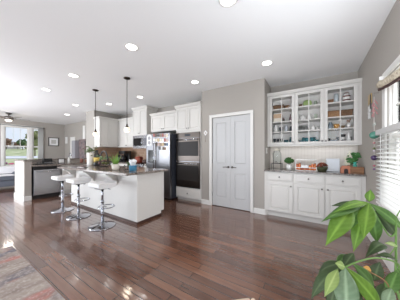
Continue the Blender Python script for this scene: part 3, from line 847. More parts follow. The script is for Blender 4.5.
# tray of amber jars
p0, p1 = at_y(296, 172, 3.93), at_y(316.5, 172, 3.93)
xc, wj = (p0.x + p1.x) / 2, (p1.x - p0.x)
t = thing('jar_rack', 'long white rack filled with little jars in the middle of the hutch counter', 'rack', (xc, 3.95, HC))
s = MB().box(-wj / 2, wj / 2, -.06, .06, 0, .012)
for sx in (-1, 1):
    s.box(sx * wj / 2 - .006, sx * wj / 2 + .006, -.06, -.048, .012, .21).box(sx * wj / 2 - .006, sx * wj / 2 + .006, .048, .06, .012, .21)
s.box(-wj / 2, wj / 2, -.06, -.052, .05, .062).box(-wj / 2, wj / 2, .052, .06, .05, .062).box(-wj / 2 - .006, wj / 2 + .006, -.062, .062, .20, .215)
s.out('rack_frame', 'white', t, .002)
cols = [(196, 98, 52), (206, 120, 66), (176, 84, 54), (212, 132, 72), (190, 92, 60), (218, 146, 86), (200, 104, 50), (214, 126, 64)]
for i in range(8):
    x = xc - wj / 2 + wj * (i + .5) / 8
    hh = .13 if i in (0, 1, 6, 7) else .095
    o = MB().lathe([(0, 0), (.021, 0), (.023, .01), (.023, hh * .75), (.016, hh * .86), (.016, hh * .9), (0, hh * .9)], n=14).out('spice_jar', paint(*cols[i], .2), None, 0, True, (x, 3.935, HC + .012))
    MB().cyl(0, 0, hh * .9, hh, .018, n=14).out('lid', paint(150, 70, 44) if i % 2 else paint(230, 214, 190), o)
    tag(o, ('first', 'second', 'third', 'fourth', 'fifth', 'sixth', 'seventh', 'eighth')[i] + ' amber jar from the left in the white rack on the hutch counter', 'jar', 'amber jars in the rack')
o = MB().box(-.06, .06, -.003, .003, 0, .05).out('name_card', 'paper', None, .001, False, (xc - .015, 3.872, HC + .045))
o.location = (xc - .02, 3.881, HC + .055)
tag(o, 'blank cream card fixed along the front of the jar rack on the hutch counter', 'card')
# basket of dried flowers
p = at_y(322, 172, 3.92)
t = thing('flower_basket', 'round dark basket heaped with russet dried flowers, right of the jar rack', 'basket', (p.x, 3.92, HC))
MB().lathe([(0, 0), (.06, 0), (.085, .05), (.088, .085), (.078, .085), (.07, .05), (0, .03)], n=20).out('basket_bowl', paint(70, 74, 50, .8), t, 0, True)
f = MB(); rr = random.Random(9)
for i in range(46):
    a, r_ = rr.uniform(0, 2 * PI), .085 * math.sqrt(rr.random())
    f.blob((r_ * math.cos(a), r_ * math.sin(a), .08 + .07 * (1 - (r_ / .095) ** 2) + rr.uniform(-.006, .006)), rr.uniform(.014, .022), (1, 1, .8), 1, .25, i)
f.out('dried_flowers', ramp_mat('russet_flowers', [(.35, (92, 48, 40)), (.65, (168, 92, 66))], 30, 3, .9), t)
# pale leaning board
p = at_y(333, 173, 3.98)
t = thing('frosted_board', 'pale bluish white board leaning upright against the hutch backsplash', 'board', (p.x, 3.99, HC))
b = MB().box(-.10, .10, -.008, .008, 0, .235); b.bm.transform(Matrix.Rotation(-.14, 4, 'X')); b.out('board', paint(206, 211, 217, .3), t, .006)
b = MB().box(-.09, .09, .01, .05, 0, .02); b.out('foot', paint(190, 194, 200), t, .003)
# terracotta arched house
p = at_y(345.8, 174, 3.86)
t = thing('terracotta_house', 'small terracotta house ornament with an arched opening on the hutch counter', 'ornament', (p.x, 3.86, HC))
arch = [(-.028, .0)] + [(-.028 * math.cos(a), .045 + .028 * math.sin(a)) for a in [i * PI / 10 for i in range(11)]] + [(.028, .0)]
outer = [(-.07, 0), (-.07, .085), (-.045, .118), (.045, .118), (.07, .085), (.07, 0)]
s = MB().prism([(-.07, 0), (-.028, 0)] + arch[1:-1] + [(.028, 0), (.07, 0), (.07, .085), (.045, .118), (-.045, .118), (-.07, .085)], 'y', -.05, -.02)
s.prism(outer, 'y', -.02, .05)
s.out('house_body', paint(190, 124, 98, .7), t, .003)
MB().prism(arch, 'y', -.0215, -.0205).out('arch_shade', paint(48, 32, 28), t)  # dark sheet in the recess paints the shade inside the arch
# flower pot with white flowers, wooden crate, teal bottle
p = at_y(352, 174, 4.02)
t = thing('potted_flowers', 'potted plant with white blossoms at the right end of the hutch counter', 'potted plant', (p.x - .01, 4.04, HC))
MB().lathe([(0, 0), (.055, 0), (.072, .12), (.065, .12), (.06, .10), (0, .10)], n=20).out('pot', paint(150, 120, 96), t, 0, True)
f = MB(); rr = random.Random(4)
for i in range(34):
    a = rr.uniform(0, 2 * PI); h_ = rr.uniform(.14, .33); r_ = rr.uniform(.02, .085)
    c = Vector((r_ * math.cos(a) + .025, r_ * math.sin(a) * .6 - .01, h_)); n_ = Vector((rr.uniform(-1, 1), -1, rr.uniform(-.2, .8))).normalized(); d_ = n_.cross(Vector((rr.uniform(-1, 1), 0, 1))).normalized(); e_ = n_.cross(d_)
    L_, w_ = rr.uniform(.035, .05), .02
    v = [f.bm.verts.new(c + q) for q in (-d_ * L_, -d_ * L_ * .2 + e_ * w_, d_ * L_ * .5 + e_ * w_ * .8, d_ * L_, d_ * L_ * .5 - e_ * w_ * .8, -d_ * L_ * .2 - e_ * w_)]
    f._face(v)
for i in range(7):
    a = i * .9; f.tube([(0, 0, .1), (math.cos(a) * .03, math.sin(a) * .02, .2), (math.cos(a) * .05, math.sin(a) * .03, .28)], .003, 5)
f.out('leaves', paint(62, 118, 58, .5), t, solid=.002)
f = MB()
for i in range(16):
    a = rr.uniform(0, 2 * PI)
    c = (-.055 + rr.uniform(-.035, .04), -.03 + rr.uniform(-.03, .02), rr.uniform(.13, .36))
    for k in range(4): f.blob((c[0] + .012 * math.cos(k * 1.57), c[1], c[2] + .012 * math.sin(k * 1.57)), .011, (1, .5, 1), 1, .1, k)
f.out('blossoms', paint(236, 232, 214, .7), t)
p = at_y(355.6, 170, 3.90)
o = MB().lathe([(0, 0), (.028, 0), (.03, .01), (.03, .075), (.02, .10), (.022, .12), (0, .12)], n=16).out('teal_bottle', paint(64, 170, 152, .25), None, 0, True, (p.x, 3.90, HC + .0))
tag(o, 'short turquoise bottle standing behind the little wooden crate on the hutch counter', 'bottle')
o.location.z = HC; o.scale = (1, 1, 1.5); o.location.y = 3.95
p = at_y(356.6, 175, 3.83)
t = thing('wooden_crate', 'small brown wooden crate at the right end of the hutch counter', 'crate', (p.x, 3.83, HC))
w_, d_, h_ = .085, .05, .105
s = MB().box(-w_, w_, -d_, d_, 0, .01)
for z in (.018, .05, .082): s.box(-w_, w_, -d_, -d_ + .008, z, z + .026).box(-w_, w_, d_ - .008, d_, z, z + .026).box(-w_, -w_ + .008, -d_ + .008, d_ - .008, z, z + .026).box(w_ - .008, w_, -d_ + .008, d_ - .008, z, z + .026)
s.out('slats', 'wood', t, .001)
s = MB()
for a in (-1, 1):
    for b in (-1, 1): s.box(a * (w_ - .014) - .006, a * (w_ - .014) + .006, b * (d_ - .014) - .006, b * (d_ - .014) + .006, .01, h_ + .006)
s.out('corner_posts', 'wicker_dark', t, .001)

# switch plate on the return wall beside the hutch
t = thing('light_switch', 'white double light switch plate on the grey return wall above the hutch counter', 'light switch', (PX1, 3.93, 1.30))
MB().box(0, .008, -.06, .06, -.06, .06).out('plate', 'trim', t, .002)
MB().box(.008, .013, -.035, -.012, -.03, .03).out('rocker', 'white', t, .001)
MB().box(.008, .013, .012, .035, -.03, .03).out('rocker', 'white', t, .001)
# diamond ornament on the pantry wall
p = at_y(205.7, 133, YP)
t = thing('wall_ornament', 'white diamond shaped wall ornament with a tassel beside the pantry door', 'ornament', (p.x, YP, p.z))
MB().prism([(0, -.065), (.055, 0), (0, .065), (-.055, 0)], 'y', -.014, 0).out('diamond', 'paper', t, .003)
MB().prism([(0, -.03), (.025, 0), (0, .03), (-.025, 0)], 'y', -.018, -.014).out('centre_inlay', paint(206, 196, 186), t)
MB().tube([(0, -.006, -.06), (0, -.006, -.13)], .004, 6).cyl(0, -.008, -.22, -.13, .008, .005, 8).out('tassel', paint(146, 136, 128), t)

# ================================================================== OVEN TOWER, OVEN, FRIDGE
OX0, OX1, OYF = -3.125, -2.335, 3.725
t = thing('oven_cabinet', 'tall white cabinet around the double wall oven, next to the pantry wall', 'cabinet', (OX0, YB - .003, 0))
w_ = OX1 - OX0; dpt = YB - OYF
oz0, oz1 = .36, 1.78
m = MB()
m.box(0, .02, -dpt, 0, .07, 2.45).box(w_ - .02, w_, -dpt, 0, .07, 2.45).box(.02, w_ - .02, -dpt, 0, .07, oz0 - .004).box(.02, w_ - .02, -dpt, 0, oz1 + .004, 2.45).box(.02, w_ - .02, -.03, 0, oz0, oz1)
m.box(.0, w_, -dpt + .06, 0, 0, .07)
m.out('body', 'cab', t, .002)
for i in range(2):
    d = MB(); cab_door(d, .004 + i * w_ / 2, w_ / 2 * (i + 1) - .004, 1.83, 2.44, -dpt)
    o = d.out('door', 'cab', t, .002); knob_mesh(w_ / 2 + (-.03 if i == 0 else .03), -dpt - .02, 1.89).out('knob', 'nickel', o, 0, True)
d = MB().box(.01, w_ - .01, -dpt - .02, -dpt, .085, .335); d.frust((.03, w_ - .03, .105, .315, -dpt - .02), (.04, w_ - .04, .115, .305, -dpt - .024))
o = d.out('drawer', 'cab', t, .002); knob_mesh(w_ / 2, -dpt - .024, .21).out('knob', 'nickel', o, 0, True)
MB().prism([(-dpt - .021, 2.45), (-dpt - .03, 2.465), (-dpt - .05, 2.5), (-dpt - .05, 2.515), (0, 2.515), (0, 2.45)], 'x', -.03, w_).out('crown_molding', 'cab', t, .002)
t = thing('double_oven', 'stainless double wall oven with two dark glass doors in the tall cabinet', 'oven', (OX0 + .022, OYF, oz0))
W_ = w_ - .044; H_ = oz1 - oz0
MB().box(0, W_, -.004, .54, 0, H_).out('oven_body', 'steel_dark', t)
MB().box(0, W_, -.03, -.004, H_ - .135, H_).out('control_panel', 'oven_steel', t, .003)
MB().box(W_ / 2 - .09, W_ / 2 + .09, -.0315, -.03, H_ - .1, H_ - .04).out('display', paint(50, 54, 60, .1), t)
for i, (za, zb, wid) in enumerate(((.02, .66, 'lower'), (.675, H_ - .145, 'upper'))):
    d = MB().box(0, W_, -.035, -.004, za, zb).out('oven_door', 'oven_steel', t, .003)
    MB().box(.035, W_ - .035, -.037, -.035, za + (.16 if i == 0 else .14), zb - .09).out('oven_window', 'oven_glass', d, .002)
    h_ = MB().tube([(.05, -.08, zb - .045), (W_ - .05, -.08, zb - .045)], .011, 10)
    h_.tube([(.07, -.035, zb - .045), (.07, -.08, zb - .045)], .008, 8).tube([(W_ - .07, -.035, zb - .045), (W_ - .07, -.08, zb - .045)], .008, 8)
    h_.out('handle', 'chrome', d, 0, True)
MB().box(0, W_, -.03, -.004, 0, .018).out('vent_trim', 'black', t)

FX0, FX1, FYF = -4.07, -3.155, 3.50
t = thing('refrigerator', 'stainless side-by-side refrigerator with dark grey sides, beside the oven tower', 'refrigerator', (FX0, FYF, 0))
fw = FX1 - FX0
MB().box(0, fw, .075, .80, .03, 1.77).out('fridge_body', 'fridge_side', t, .006)
for i, (a, b) in enumerate(((.002, .40), (.405, fw - .002))):
    d = MB().box(a, b, 0, .07, .05, 1.785).out('fridge_door', 'fridge_steel', t, .008, seg=3)
    xh = b - .035 if i == 0 else a + .035
    h_ = MB().tube([(xh, -.055, .62), (xh, -.055, 1.55)], .012, 10)
    for z in (.66, 1.51): h_.tube([(xh, 0, z), (xh, -.055, z)], .009, 8)
    h_.out('handle', 'chrome', d, 0, True)
MB().box(.09, .31, -.004, 0, .98, 1.33).out('water_dispenser', 'black_glass', t, .002)
MB().box(.002, fw - .002, .02, .07, .005, .048).out('toe_grille', 'black', t)
f = MB()
for a in (.08, fw - .08):
    for b in (.12, .74): f.cyl(a, b, 0, .03, .02, n=10)
f.out('feet', 'black', t)
# papers and magnets on the fridge
p0 = at_y(147.6, 134.5, FYF); p1 = at_y(151.6, 146, FYF)
t = thing('paper_holder', 'white hanging paper organiser with two round motifs on the left refrigerator door', 'organiser', ((p0.x + p1.x) / 2, FYF - .002, 1.45))
hw = .10
MB().prism([(-hw, 0), (hw, 0), (hw, .26)] + [(hw * math.cos(a), .26 + hw * .7 * math.sin(a)) for a in [i * PI / 8 for i in range(1, 8)]] + [(-hw, .26)], 'y', -.012, -.003).out('panel', 'paper', t, .002)
for z in (.22, .09):
    q = MB().lathe([(0, 0), (.05, 0), (.05, .004), (0, .004)], n=18); q.bm.transform(Matrix.Translation((0, -.0125, z)) @ Matrix.Rotation(PI / 2, 4, 'X')); q.out('round_motif', paint(168, 168, 172), t)
mags = []
pal = [((158, 84, 76), 'red'), ((232, 222, 200), 'cream'), ((96, 78, 64), 'brown'), ((200, 176, 130), 'golden'), ((84, 104, 128), 'blue'), ((192, 164, 152), 'pink'), ((238, 236, 232), 'white'), ((70, 66, 66), 'charcoal'), ((150, 120, 96), 'tan')]
rows = [(135.5, 'top row', 7, 153, 168.2), (140.2, 'second row', 7, 153, 168.2), (144.6, 'third row', 6, 155.5, 168.2), (148.4, 'lowest row', 4, 159, 166)]
rr = random.Random(21)
ordn = ('first', 'second', 'third', 'fourth', 'fifth', 'sixth', 'seventh')
seq = [[0, 2, 7, 8, 0, 5, 1], [6, 1, 3, 1, 6, 0, 5], [2, 5, 8, 3, 7, 4], [7, 6, 2, 8]]
for ri, (py, rn, n, a, b) in enumerate(rows):
    for i in range(n):
        px = a + (b - a) * (i + .5) / n
        q = at_y(px, py + rr.uniform(-.4, .4), FYF)
        c, cn = pal[seq[ri][i]]
        hw_, hh_ = rr.uniform(.03, .04), rr.uniform(.034, .05)
        d = MB().box(-hw_, hw_, -.004, 0, -hh_, hh_)
        d.bm.transform(Matrix.Rotation(rr.uniform(-.12, .12), 4, 'Y'))
        o = d.out('fridge_magnet', paint(*c), None, .001, False, (q.x, FYF - .001, q.z))
        tag(o, '%s photo magnet, %s from the left in the %s on the refrigerator door' % (cn, ordn[i], rn), 'magnet', 'photo magnets on the refrigerator')

# cabinet above the fridge
wall_cabinet('white deep cabinet above the refrigerator', (-4.11, YB), .985, 1.87, 2.35, 0, YB - 3.735, 2, True, 'l')
# microwave cabinet reaching the ceiling
wall_cabinet('white tall cabinet above the microwave, reaching up to the ceiling', (-5.19, YB), .70, 1.83, 2.70, 0, .45, 2, True, 'lr')
t = thing('microwave', 'stainless over-range microwave with a black glass door under the tall white cabinet', 'microwave', (-5.19, YB - .46, 1.40))
MB().box(0, .70, 0, .44, 0, .425).out('microwave_body', 'steel', t, .004)
d = MB().box(.06, .47, -.02, 0, .09, .34).out('microwave_door', 'black_glass', t, .004)
MB().tube([(.50, -.02, .10), (.50, -.045, .12), (.50, -.045, .31), (.50, -.02, .33)], .009, 8).out('handle', 'chrome', d, 0, True)
MB().box(.55, .67, -.012, 0, .09, .34).out('control_panel', 'steel_dark', t, .003)
# back wall uppers between the corner and the microwave
wall_cabinet('white wall cabinet on the back kitchen wall, between the corner and the microwave', (-6.175, YB), .975, 1.46, 2.45, 0, .33, 2, True)
# uppers on the left kitchen wall (facing right)
wall_cabinet('white two-door wall cabinet on the left kitchen wall, nearest the corner', (-6.54, 3.68), .66, 1.46, 2.45, PI / 2, .33, 2, True)
wall_cabinet('narrow white wall cabinet at the outer end of the left kitchen wall', (-6.54, 3.305), .37, 1.46, 2.45, PI / 2, .33, 1, True, 'l')

# lower cabinets along the left run and the back run
LR = -6.90
def run_counter():
    m = MB().box(-6.998, -6.25, 1.582, 3.298, .885, .925).box(-6.526, -6.25, 3.298, YB - .014, .885, .925).box(-6.25, -5.215, 3.70, YB - .014, .885, .925)
    return m
o = run_counter().out('kitchen_countertop', 'granite', None, .004)
tag(o, 'grey speckled granite countertop over the dishwasher and around the kitchen corner', 'countertop')
o = MB().box(-4.425, -4.085, 3.70, YB - .014, .885, .925).out('side_countertop', 'granite', None, .004)
tag(o, 'short granite countertop between the range and the refrigerator', 'countertop')
base_cabinet('white base cabinet right of the dishwasher, behind the bar stools', (-6.89, 2.26, 0), .80, PI / 2, .61, ndoor=2, drawer=True)
base_cabinet('white base cabinet on the left run next to the kitchen corner, behind the island', (-6.53, 3.10, 0), .60, PI / 2, .25, ndoor=1, drawer=True)
base_cabinet('white base cabinet on the back run left of the range, behind the island', (-6.20, YB - .015, 0), .98, 0, .62, ndoor=2, drawer=True)
base_cabinet('narrow white base cabinet between the range and the refrigerator', (-4.42, YB - .015, 0), .33, 0, .62, ndoor=1, drawer=True)
t = thing('range_cooker', 'stainless range with a black cooktop beneath the microwave', 'range', (-5.205, 3.69, 0))
MB().box(0, .77, .0, .64, .02, .90).out('range_body', 'steel', t, .004)
MB().box(0, .77, -.01, .60, .90, .925).out('cooktop', 'black_glass', t, .003)
MB().box(.08, .69, -.02, 0, .25, .70).out('oven_door', 'black_glass', t, .004)
for i in range(4): knob_mesh(.14 + i * .16, 0, .84, .02).out('knob', 'black', t, 0, True)
f = MB()
for a in (.06, .71):
    for b in (.06, .58): f.cyl(a, b, 0, .02, .02, n=10)
f.out('feet', 'black', t)

# dishwasher facing right, at the end of the half wall
t = thing('dishwasher', 'stainless dishwasher with a black control strip at the end of the half wall', 'dishwasher', (-6.88, 1.62, 0), PI / 2)
MB().box(0, .61, -.57, 0, .10, .88).out('dishwasher_body', 'steel_dark', t)
d = MB().box(.004, .606, -.60, -.57, .115, .79).out('dishwasher_door', 'steel', t, .004)
MB().tube([(.08, -.635, .74), (.53, -.635, .74)], .010, 8).tube([(.1, -.6, .74), (.1, -.635, .74)], .008, 6).tube([(.51, -.6, .74), (.51, -.635, .74)], .008, 6).out('handle', 'chrome', d, 0, True)
MB().box(.004, .606, -.605, -.57, .795, .878).out('control_strip', 'black_glass', t, .003)
MB().box(.004, .606, -.54, 0, 0, .10).out('toe_kick', 'black', t)

# ================================================================== ISLAND
t = thing('kitchen_island', 'large white kitchen island with plain panelled sides in the middle of the floor', 'island', (-2.57, 2.015, 0))
IL = 2.50
m = MB().box(-IL, 0, 0, .575, .0, .885).box(-IL, 0, .575, .655, .10, .885)
m.out('island_body', 'cab', t, .002)
MB().box(-IL, .004, -.008, 0, 0, .05).box(0, .008, -.008, .575, 0, .05).out('base_shoe', paint(70, 46, 38), t, .002)
MB().box(-.09, .003, -.006, 0, .05, .885).box(.0, .006, -.006, .05, .05, .885).out('corner_trim', 'cab', t, .002)
corb = [(0, .885), (-.235, .885), (-.235, .855), (-.20, .848), (-.17, .825), (-.125, .79), (-.10, .745), (-.055, .72), (-.035, .66), (0, .64)]
for cx in (-.60, -1.42, -2.32):
    MB().prism(corb, 'x', cx - .035, cx + .035).out('corbel', 'cab', t, .003)
o = MB().box(-5.15, -2.49, 1.745, 2.72, .885, .925).out('island_countertop', 'granite', None, .005)
tag(o, 'speckled grey granite countertop covering the kitchen island', 'countertop')
IT = .925
# things on the island
p = at_z(88.6, 165.6, IT)
t = thing('leafy_vase', 'tall white vase with dark green sprigs at the far end of the island', 'vase', (-4.86, 2.36, IT))
MB().lathe([(0, 0), (.075, 0), (.08, .02), (.075, .32), (.065, .33), (.06, .31), (.06, .05), (0, .04)], n=20).out('vase_body', 'white', t, 0, True)
f = MB(); rr = random.Random(2)
for i in range(60):
    a = rr.uniform(0, 2 * PI); r_ = rr.uniform(0, .17); c = Vector((r_ * math.cos(a), r_ * math.sin(a), .36 + rr.uniform(-.12, .10) * (r_ / .1) * .6 + rr.uniform(0, .08)))
    f.blob(c, rr.uniform(.018, .03), (1, 1, .5), 1, .3, i)
for i in range(6):
    a = i * 1.05; f.tube([(0, 0, .28), (.06 * math.cos(a), .06 * math.sin(a), .38), (.12 * math.cos(a), .12 * math.sin(a), .40)], .004, 5)
f.out('sprigs', ramp_mat('sprig_green', [(.3, (62, 66, 52)), (.7, (112, 138, 84))], 12, 3, .7), t)
q = at_z(93.4, 165.8, IT)
t = thing('labelled_bottle', 'black bottle with a yellow label on the island, beside the leafy white vase', 'bottle', (-4.72, 2.45, IT))
MB().lathe([(0, 0), (.068, 0), (.072, .02), (.072, .27), (.03, .33), (.028, .40), (0, .40)], n=18).out('bottle_body', 'black', t, 0, True)
MB().lathe([(.0725, .09), (.074, .09), (.074, .21), (.0725, .21)], n=18).out('yellow_label', paint(206, 180, 92), t, 0, True)
t = thing('fruit_basket', 'black wire basket with an arched handle, heaped with green fruit and leaves on the island', 'basket', (-4.16, 2.32, IT))
s = MB()
for rz_, zz in ((.10, .01), (.15, .07), (.17, .13)): s.tube([(rz_ * math.cos(a), rz_ * math.sin(a), zz) for a in [i * PI / 12 for i in range(24)]], .005, 6, True)
for i in range(14):
    a = i * 2 * PI / 14; s.tube([(0, 0, .005), (.10 * math.cos(a), .10 * math.sin(a), .01), (.15 * math.cos(a), .15 * math.sin(a), .07), (.17 * math.cos(a), .17 * math.sin(a), .13)], .003, 5)
s.tube([(.17 * math.cos(a), 0, .13 + .24 * math.sin(a)) for a in [i * PI / 14 for i in range(15)]], .016, 8)
s.out('wire_basket', 'black', t, 0, True)
f = MB(); rr = random.Random(31)
for i in range(26):
    a = rr.uniform(0, 2 * PI); r_ = rr.uniform(.02, .15)
    f.blob((r_ * math.cos(a), r_ * math.sin(a), .16 + rr.uniform(0, .10)), rr.uniform(.02, .034), (1, 1, .55), 1, .3, i)
f.out('leaves', ramp_mat('basket_leaf', [(.3, (70, 92, 58)), (.7, (142, 166, 110))], 12, 3, .7), t)
fr = [(0, 0), (.075, .02), (-.07, .03), (.02, .08), (-.02, -.08), (.08, -.06), (-.085, -.045)]
for i, (a, b) in enumerate(fr):
    o = MB().lathe([(0, 0.006), (.02, 0), (.038, .025), (.036, .052), (.016, .068), (0, .06)], n=14).out('fruit', paint(112, 118, 66) if i % 2 else paint(96, 62, 62), None, 0, True, (-4.16 + a, 2.32 + b, IT + .045 + (.045 if i == 0 else 0) + .02 * (abs(a) + abs(b) > .1)))
    MB().tube([(0, 0, .058), (.004, 0, .078)], .003, 5).out('stalk', 'bark', o)
    tag(o, ['plum red fruit on top of the pile in the black basket', 'olive green fruit at the right of the black basket', 'plum red fruit at the left of the black basket', 'olive green fruit at the back of the black basket', 'plum red fruit at the front of the black basket', 'olive green fruit at the front right of the black basket', 'plum red fruit at the front left of the black basket'][i], 'fruit', 'fruit in the black basket')
t = thing('potted_aloe', 'spiky bright green aloe in a white pot on the island', 'potted plant', (-3.18, 2.0, IT))
MB().lathe([(0, 0), (.05, 0), (.062, .02), (.075, .115), (.068, .115), (.062, .095), (0, .09)], n=22).out('pot', 'offwhite', t, 0, True)
MB().cyl(0, 0, .085, .098, .063, n=18).out('soil', 'soil', t)
f = MB(); rr = random.Random(12)
for i in range(15):
    a = i * 2.4; ln = rr.uniform(.15, .25); out_ = rr.uniform(.015, .085)
    c = Vector((.025 * math.cos(a), .025 * math.sin(a), .09)); e = c + Vector((out_ * math.cos(a), out_ * math.sin(a), ln)); mdl = (c + e) / 2 - Vector((math.cos(a), math.sin(a), 0)) * .006
    f.tube([c, mdl, e], .008, 6, radii=[.0085, .0075, .001])
f.out('spiky_leaves', paint(116, 158, 62, .45), t, 0, True)
t = thing('glass_dish', 'low clear glass dish with pebbles and a green sprig on the island', 'dish', (-3.13, 2.25, IT))
MB().lathe([(0, 0), (.07, 0), (.095, .04), (.085, .085), (.08, .085), (.088, .04), (.066, .006), (0, .006)], n=24).out('glass_bowl', 'glass_item', t, 0, True)
f = MB(); rr = random.Random(3)
for i in range(34):
    a = rr.uniform(0, 2 * PI); r_ = .07 * math.sqrt(rr.random()); f.blob((r_ * math.cos(a), r_ * math.sin(a), .014 + rr.uniform(0, .022)), .011, (1, 1, .7), 1, .2, i)
f.out('pebbles', ramp_mat('pebble', [(.3, (128, 112, 108)), (.7, (190, 172, 166))], 40, 2, .8), t)
f = MB()
for i in range(9):
    a = i * .7; f.tube([(0, 0, .03), (.02 * math.cos(a), .02 * math.sin(a), .10), (.045 * math.cos(a), .045 * math.sin(a), .15)], .004, 5, radii=[.003, .006, .001])
f.out('sprig', paint(76, 112, 62), t)
t = thing('tissue_pot', 'blue ceramic pot with white tissues sticking out, near the island corner', 'pot', (-2.80, 2.10, IT))
MB().lathe([(0, 0), (.062, 0), (.068, .01), (.066, .085), (.07, .098), (.062, .098), (.056, .085), (0, .075)], n=22).out('pot_body', paint(74, 138, 172, .3), t, 0, True)
f = MB()
for i in range(7):
    a = i * .9; f.hexa([(.0, .0, .08), (.03 * math.cos(a), .03 * math.sin(a), .08), (.03 * math.cos(a + .5), .03 * math.sin(a + .5), .08), (.005, .005, .08),
                        (.02 * math.cos(a + .2), .02 * math.sin(a + .2), .19), (.08 * math.cos(a), .07 * math.sin(a), .15 + .03 * (i % 3)), (.075 * math.cos(a + .6), .07 * math.sin(a + .6), .17 + .025 * (i % 2)), (.02, .01, .215)])
f.out('tissues', 'paper', t)
p = at_z(146.4, 169.4, IT)
t = thing('salt_shaker', 'small white shaker by the right edge of the island', 'shaker', (-2.98, 2.55, IT))
t.scale = (.75, .75, .75)
MB().lathe([(0, 0), (.024, 0), (.026, .01), (.02, .07), (.018, .08), (0, .08)], n=14).out('shaker_body', 'white', t, 0, True)
MB().lathe([(0, .08), (.019, .08), (.016, .098), (0, .102)], n=14).out('cap', 'chrome', t, 0, True)
o = MB().box(-.12, .12, -.09, .09, 0, .004).out('paper_sheet', 'paper', None, 0, False, (-4.42, 2.0, IT)); tag(o, 'white sheet of paper lying on the far half of the island top', 'paper')
t = thing('smartphone', 'black phone lying on the white paper on the island', 'phone', (-4.36, 1.99, IT + .004))
MB().box(-.075, .075, -.037, .037, 0, .009).out('phone_body', 'black', t, .003)
MB().box(-.07, .07, -.033, .033, .009, .0095).out('screen', 'black_glass', t)

# things on the back counter and the range
KC = .925
t = thing('coffee_maker', 'black coffee maker on the back counter left of the range', 'coffee maker', (-5.80, 4.02, KC))
MB().box(-.16, .16, -.16, .16, 0, .05).out('base', 'black', t, .01)
MB().box(-.16, .16, .04, .16, .05, .33).out('column', 'black', t, .01)
MB().box(-.165, .165, -.16, .16, .29, .40).out('brew_head', 'black', t, .02)
MB().lathe([(0, .055), (.085, .055), (.10, .10), (.09, .2), (.06, .24), (0, .24)], (0, -.05, 0), 18).out('carafe', 'black_glass', t, 0, True)
MB().box(-.02, .02, -.166, -.16, .10, .28).out('steel_strip', 'steel', t)
t = thing('toaster', 'dark rounded kettle next to the coffee maker on the back counter', 'kettle', (-6.16, 4.06, KC))
MB().lathe([(0, 0), (.12, 0), (.13, .03), (.11, .18), (.06, .26), (0, .27)], n=20).out('kettle_body', 'black', t, 0, True)
MB().tube([(.08, 0, .22), (.17, 0, .24), (.18, 0, .12), (.12, 0, .06)], .012, 8).out('handle', 'black', t, 0, True)
MB().tube([(-.1, 0, .15), (-.16, 0, .22)], .02, 8, radii=[.025, .012]).out('spout', 'black', t, 0, True)
t.name = 'kettle'
def cookpot(label, x, y, r, h, c, lid=True):
    t = thing('cooking_pot', label, 'pot', (x, y, .925))
    MB().lathe([(0, 0), (r * .95, 0), (r, .01), (r, h), (r * .96, h), (r * .94, .015), (0, .012)], n=22).out('pot_body', c, t, 0, True)
    if lid: MB().lathe([(0, h), (r * 1.02, h), (r * .9, h + .025), (.015, h + .04), (.02, h + .065), (0, h + .07)], n=22).out('lid', c, t, 0, True)
    for s_ in (-1, 1): MB().tube([(s_ * r, -.03, h * .8), (s_ * (r + .04), -.025, h * .82), (s_ * (r + .04), .025, h * .82), (s_ * r, .03, h * .8)], .007, 6).out('side_handle', 'black', t, 0, True)
    return t
cookpot('copper red cooking pot with a lid on the range', -5.05, 4.04, .13, .17, paint(150, 74, 58, .3))
cookpot('dark brown open pan on the range, right of the copper pot', -4.70, 4.04, .13, .10, paint(84, 56, 48, .3), False)
t = thing('utensil_jar', 'small brown jar with wooden utensils on the counter beside the refrigerator', 'jar', (-4.27, 4.1, KC))
MB().lathe([(0, 0), (.055, 0), (.06, .15), (.053, .15), (.05, .01), (0, .01)], n=16).out('jar_body', paint(148, 104, 78), t, 0, True)
for dx, dy in ((.03, 0), (-.025, .01), (0, -.03)): MB().tube([(0, 0, .03), (dx, dy, .28)], .006, 6).ball((dx, dy, .29), .022, (1, .5, 1.3), 10).out('utensil', 'wood', t, 0, True)

# things on the peninsula counter
t = thing('radio', 'small black box radio on the peninsula counter behind the dishwasher', 'radio', (-6.75, 2.05, KC), PI / 2)
MB().box(-.11, .11, -.05, .05, 0, .16).out('case', 'black', t, .008)
MB().box(-.09, .09, -.052, -.05, .03, .06).out('light_grille', paint(150, 150, 152), t)
t = thing('sink_faucet', 'tall chrome sink faucet on the peninsula counter', 'faucet', (-6.86, 2.66, KC))
MB().lathe([(0, 0), (.028, 0), (.024, .02), (.014, .04), (0, .04)], n=14).tube([(0, 0, .03), (0, 0, .24), (.03, 0, .30), (.09, 0, .32), (.14, 0, .29), (.155, 0, .22)], .011, 10).out('spout', 'chrome', t, 0, True)
MB().tube([(0, .03, .04), (0, .09, .07)], .007, 8).out('lever', 'chrome', t, 0, True)
t = thing('photo_frame', 'small black framed white card standing on the peninsula counter near the faucet', 'picture', (-6.74, 2.40, KC), PI / 2)
MB().box(-.09, .09, -.008, .012, 0, .15).out('frame', 'black', t, .003)
MB().box(-.07, .07, -.010, -.008, .02, .13).out('card', 'paper', t)
MB().prism([(.012, .10), (.07, 0), (.06, 0), (.012, .08)], 'x', -.01, .01).out('easel_leg', 'black', t)
o = MB().lathe([(0, 0), (.035, 0), (.038, .01), (.038, .13), (.012, .16), (.012, .19), (0, .19)], n=14).out('soap_bottle', 'white', None, 0, True, (-6.72, 2.60, KC)); tag(o, 'white soap bottle beside the sink faucet', 'bottle')
o = MB().lathe([(0, 0), (.05, 0), (.052, .12), (.04, .13), (0, .13)], n=16).out('canister', paint(150, 96, 84), None, 0, True, (-6.72, 2.98, KC)); tag(o, 'dusty red canister on the peninsula counter near the wall end', 'canister')
o = MB().lathe([(0, 0), (.045, 0), (.047, .09), (.036, .10), (0, .10)], n=16).out('canister', paint(172, 126, 104), None, 0, True, (-6.70, 3.12, KC)); tag(o, 'tan canister on the peninsula counter, next to the dusty red one', 'canister')
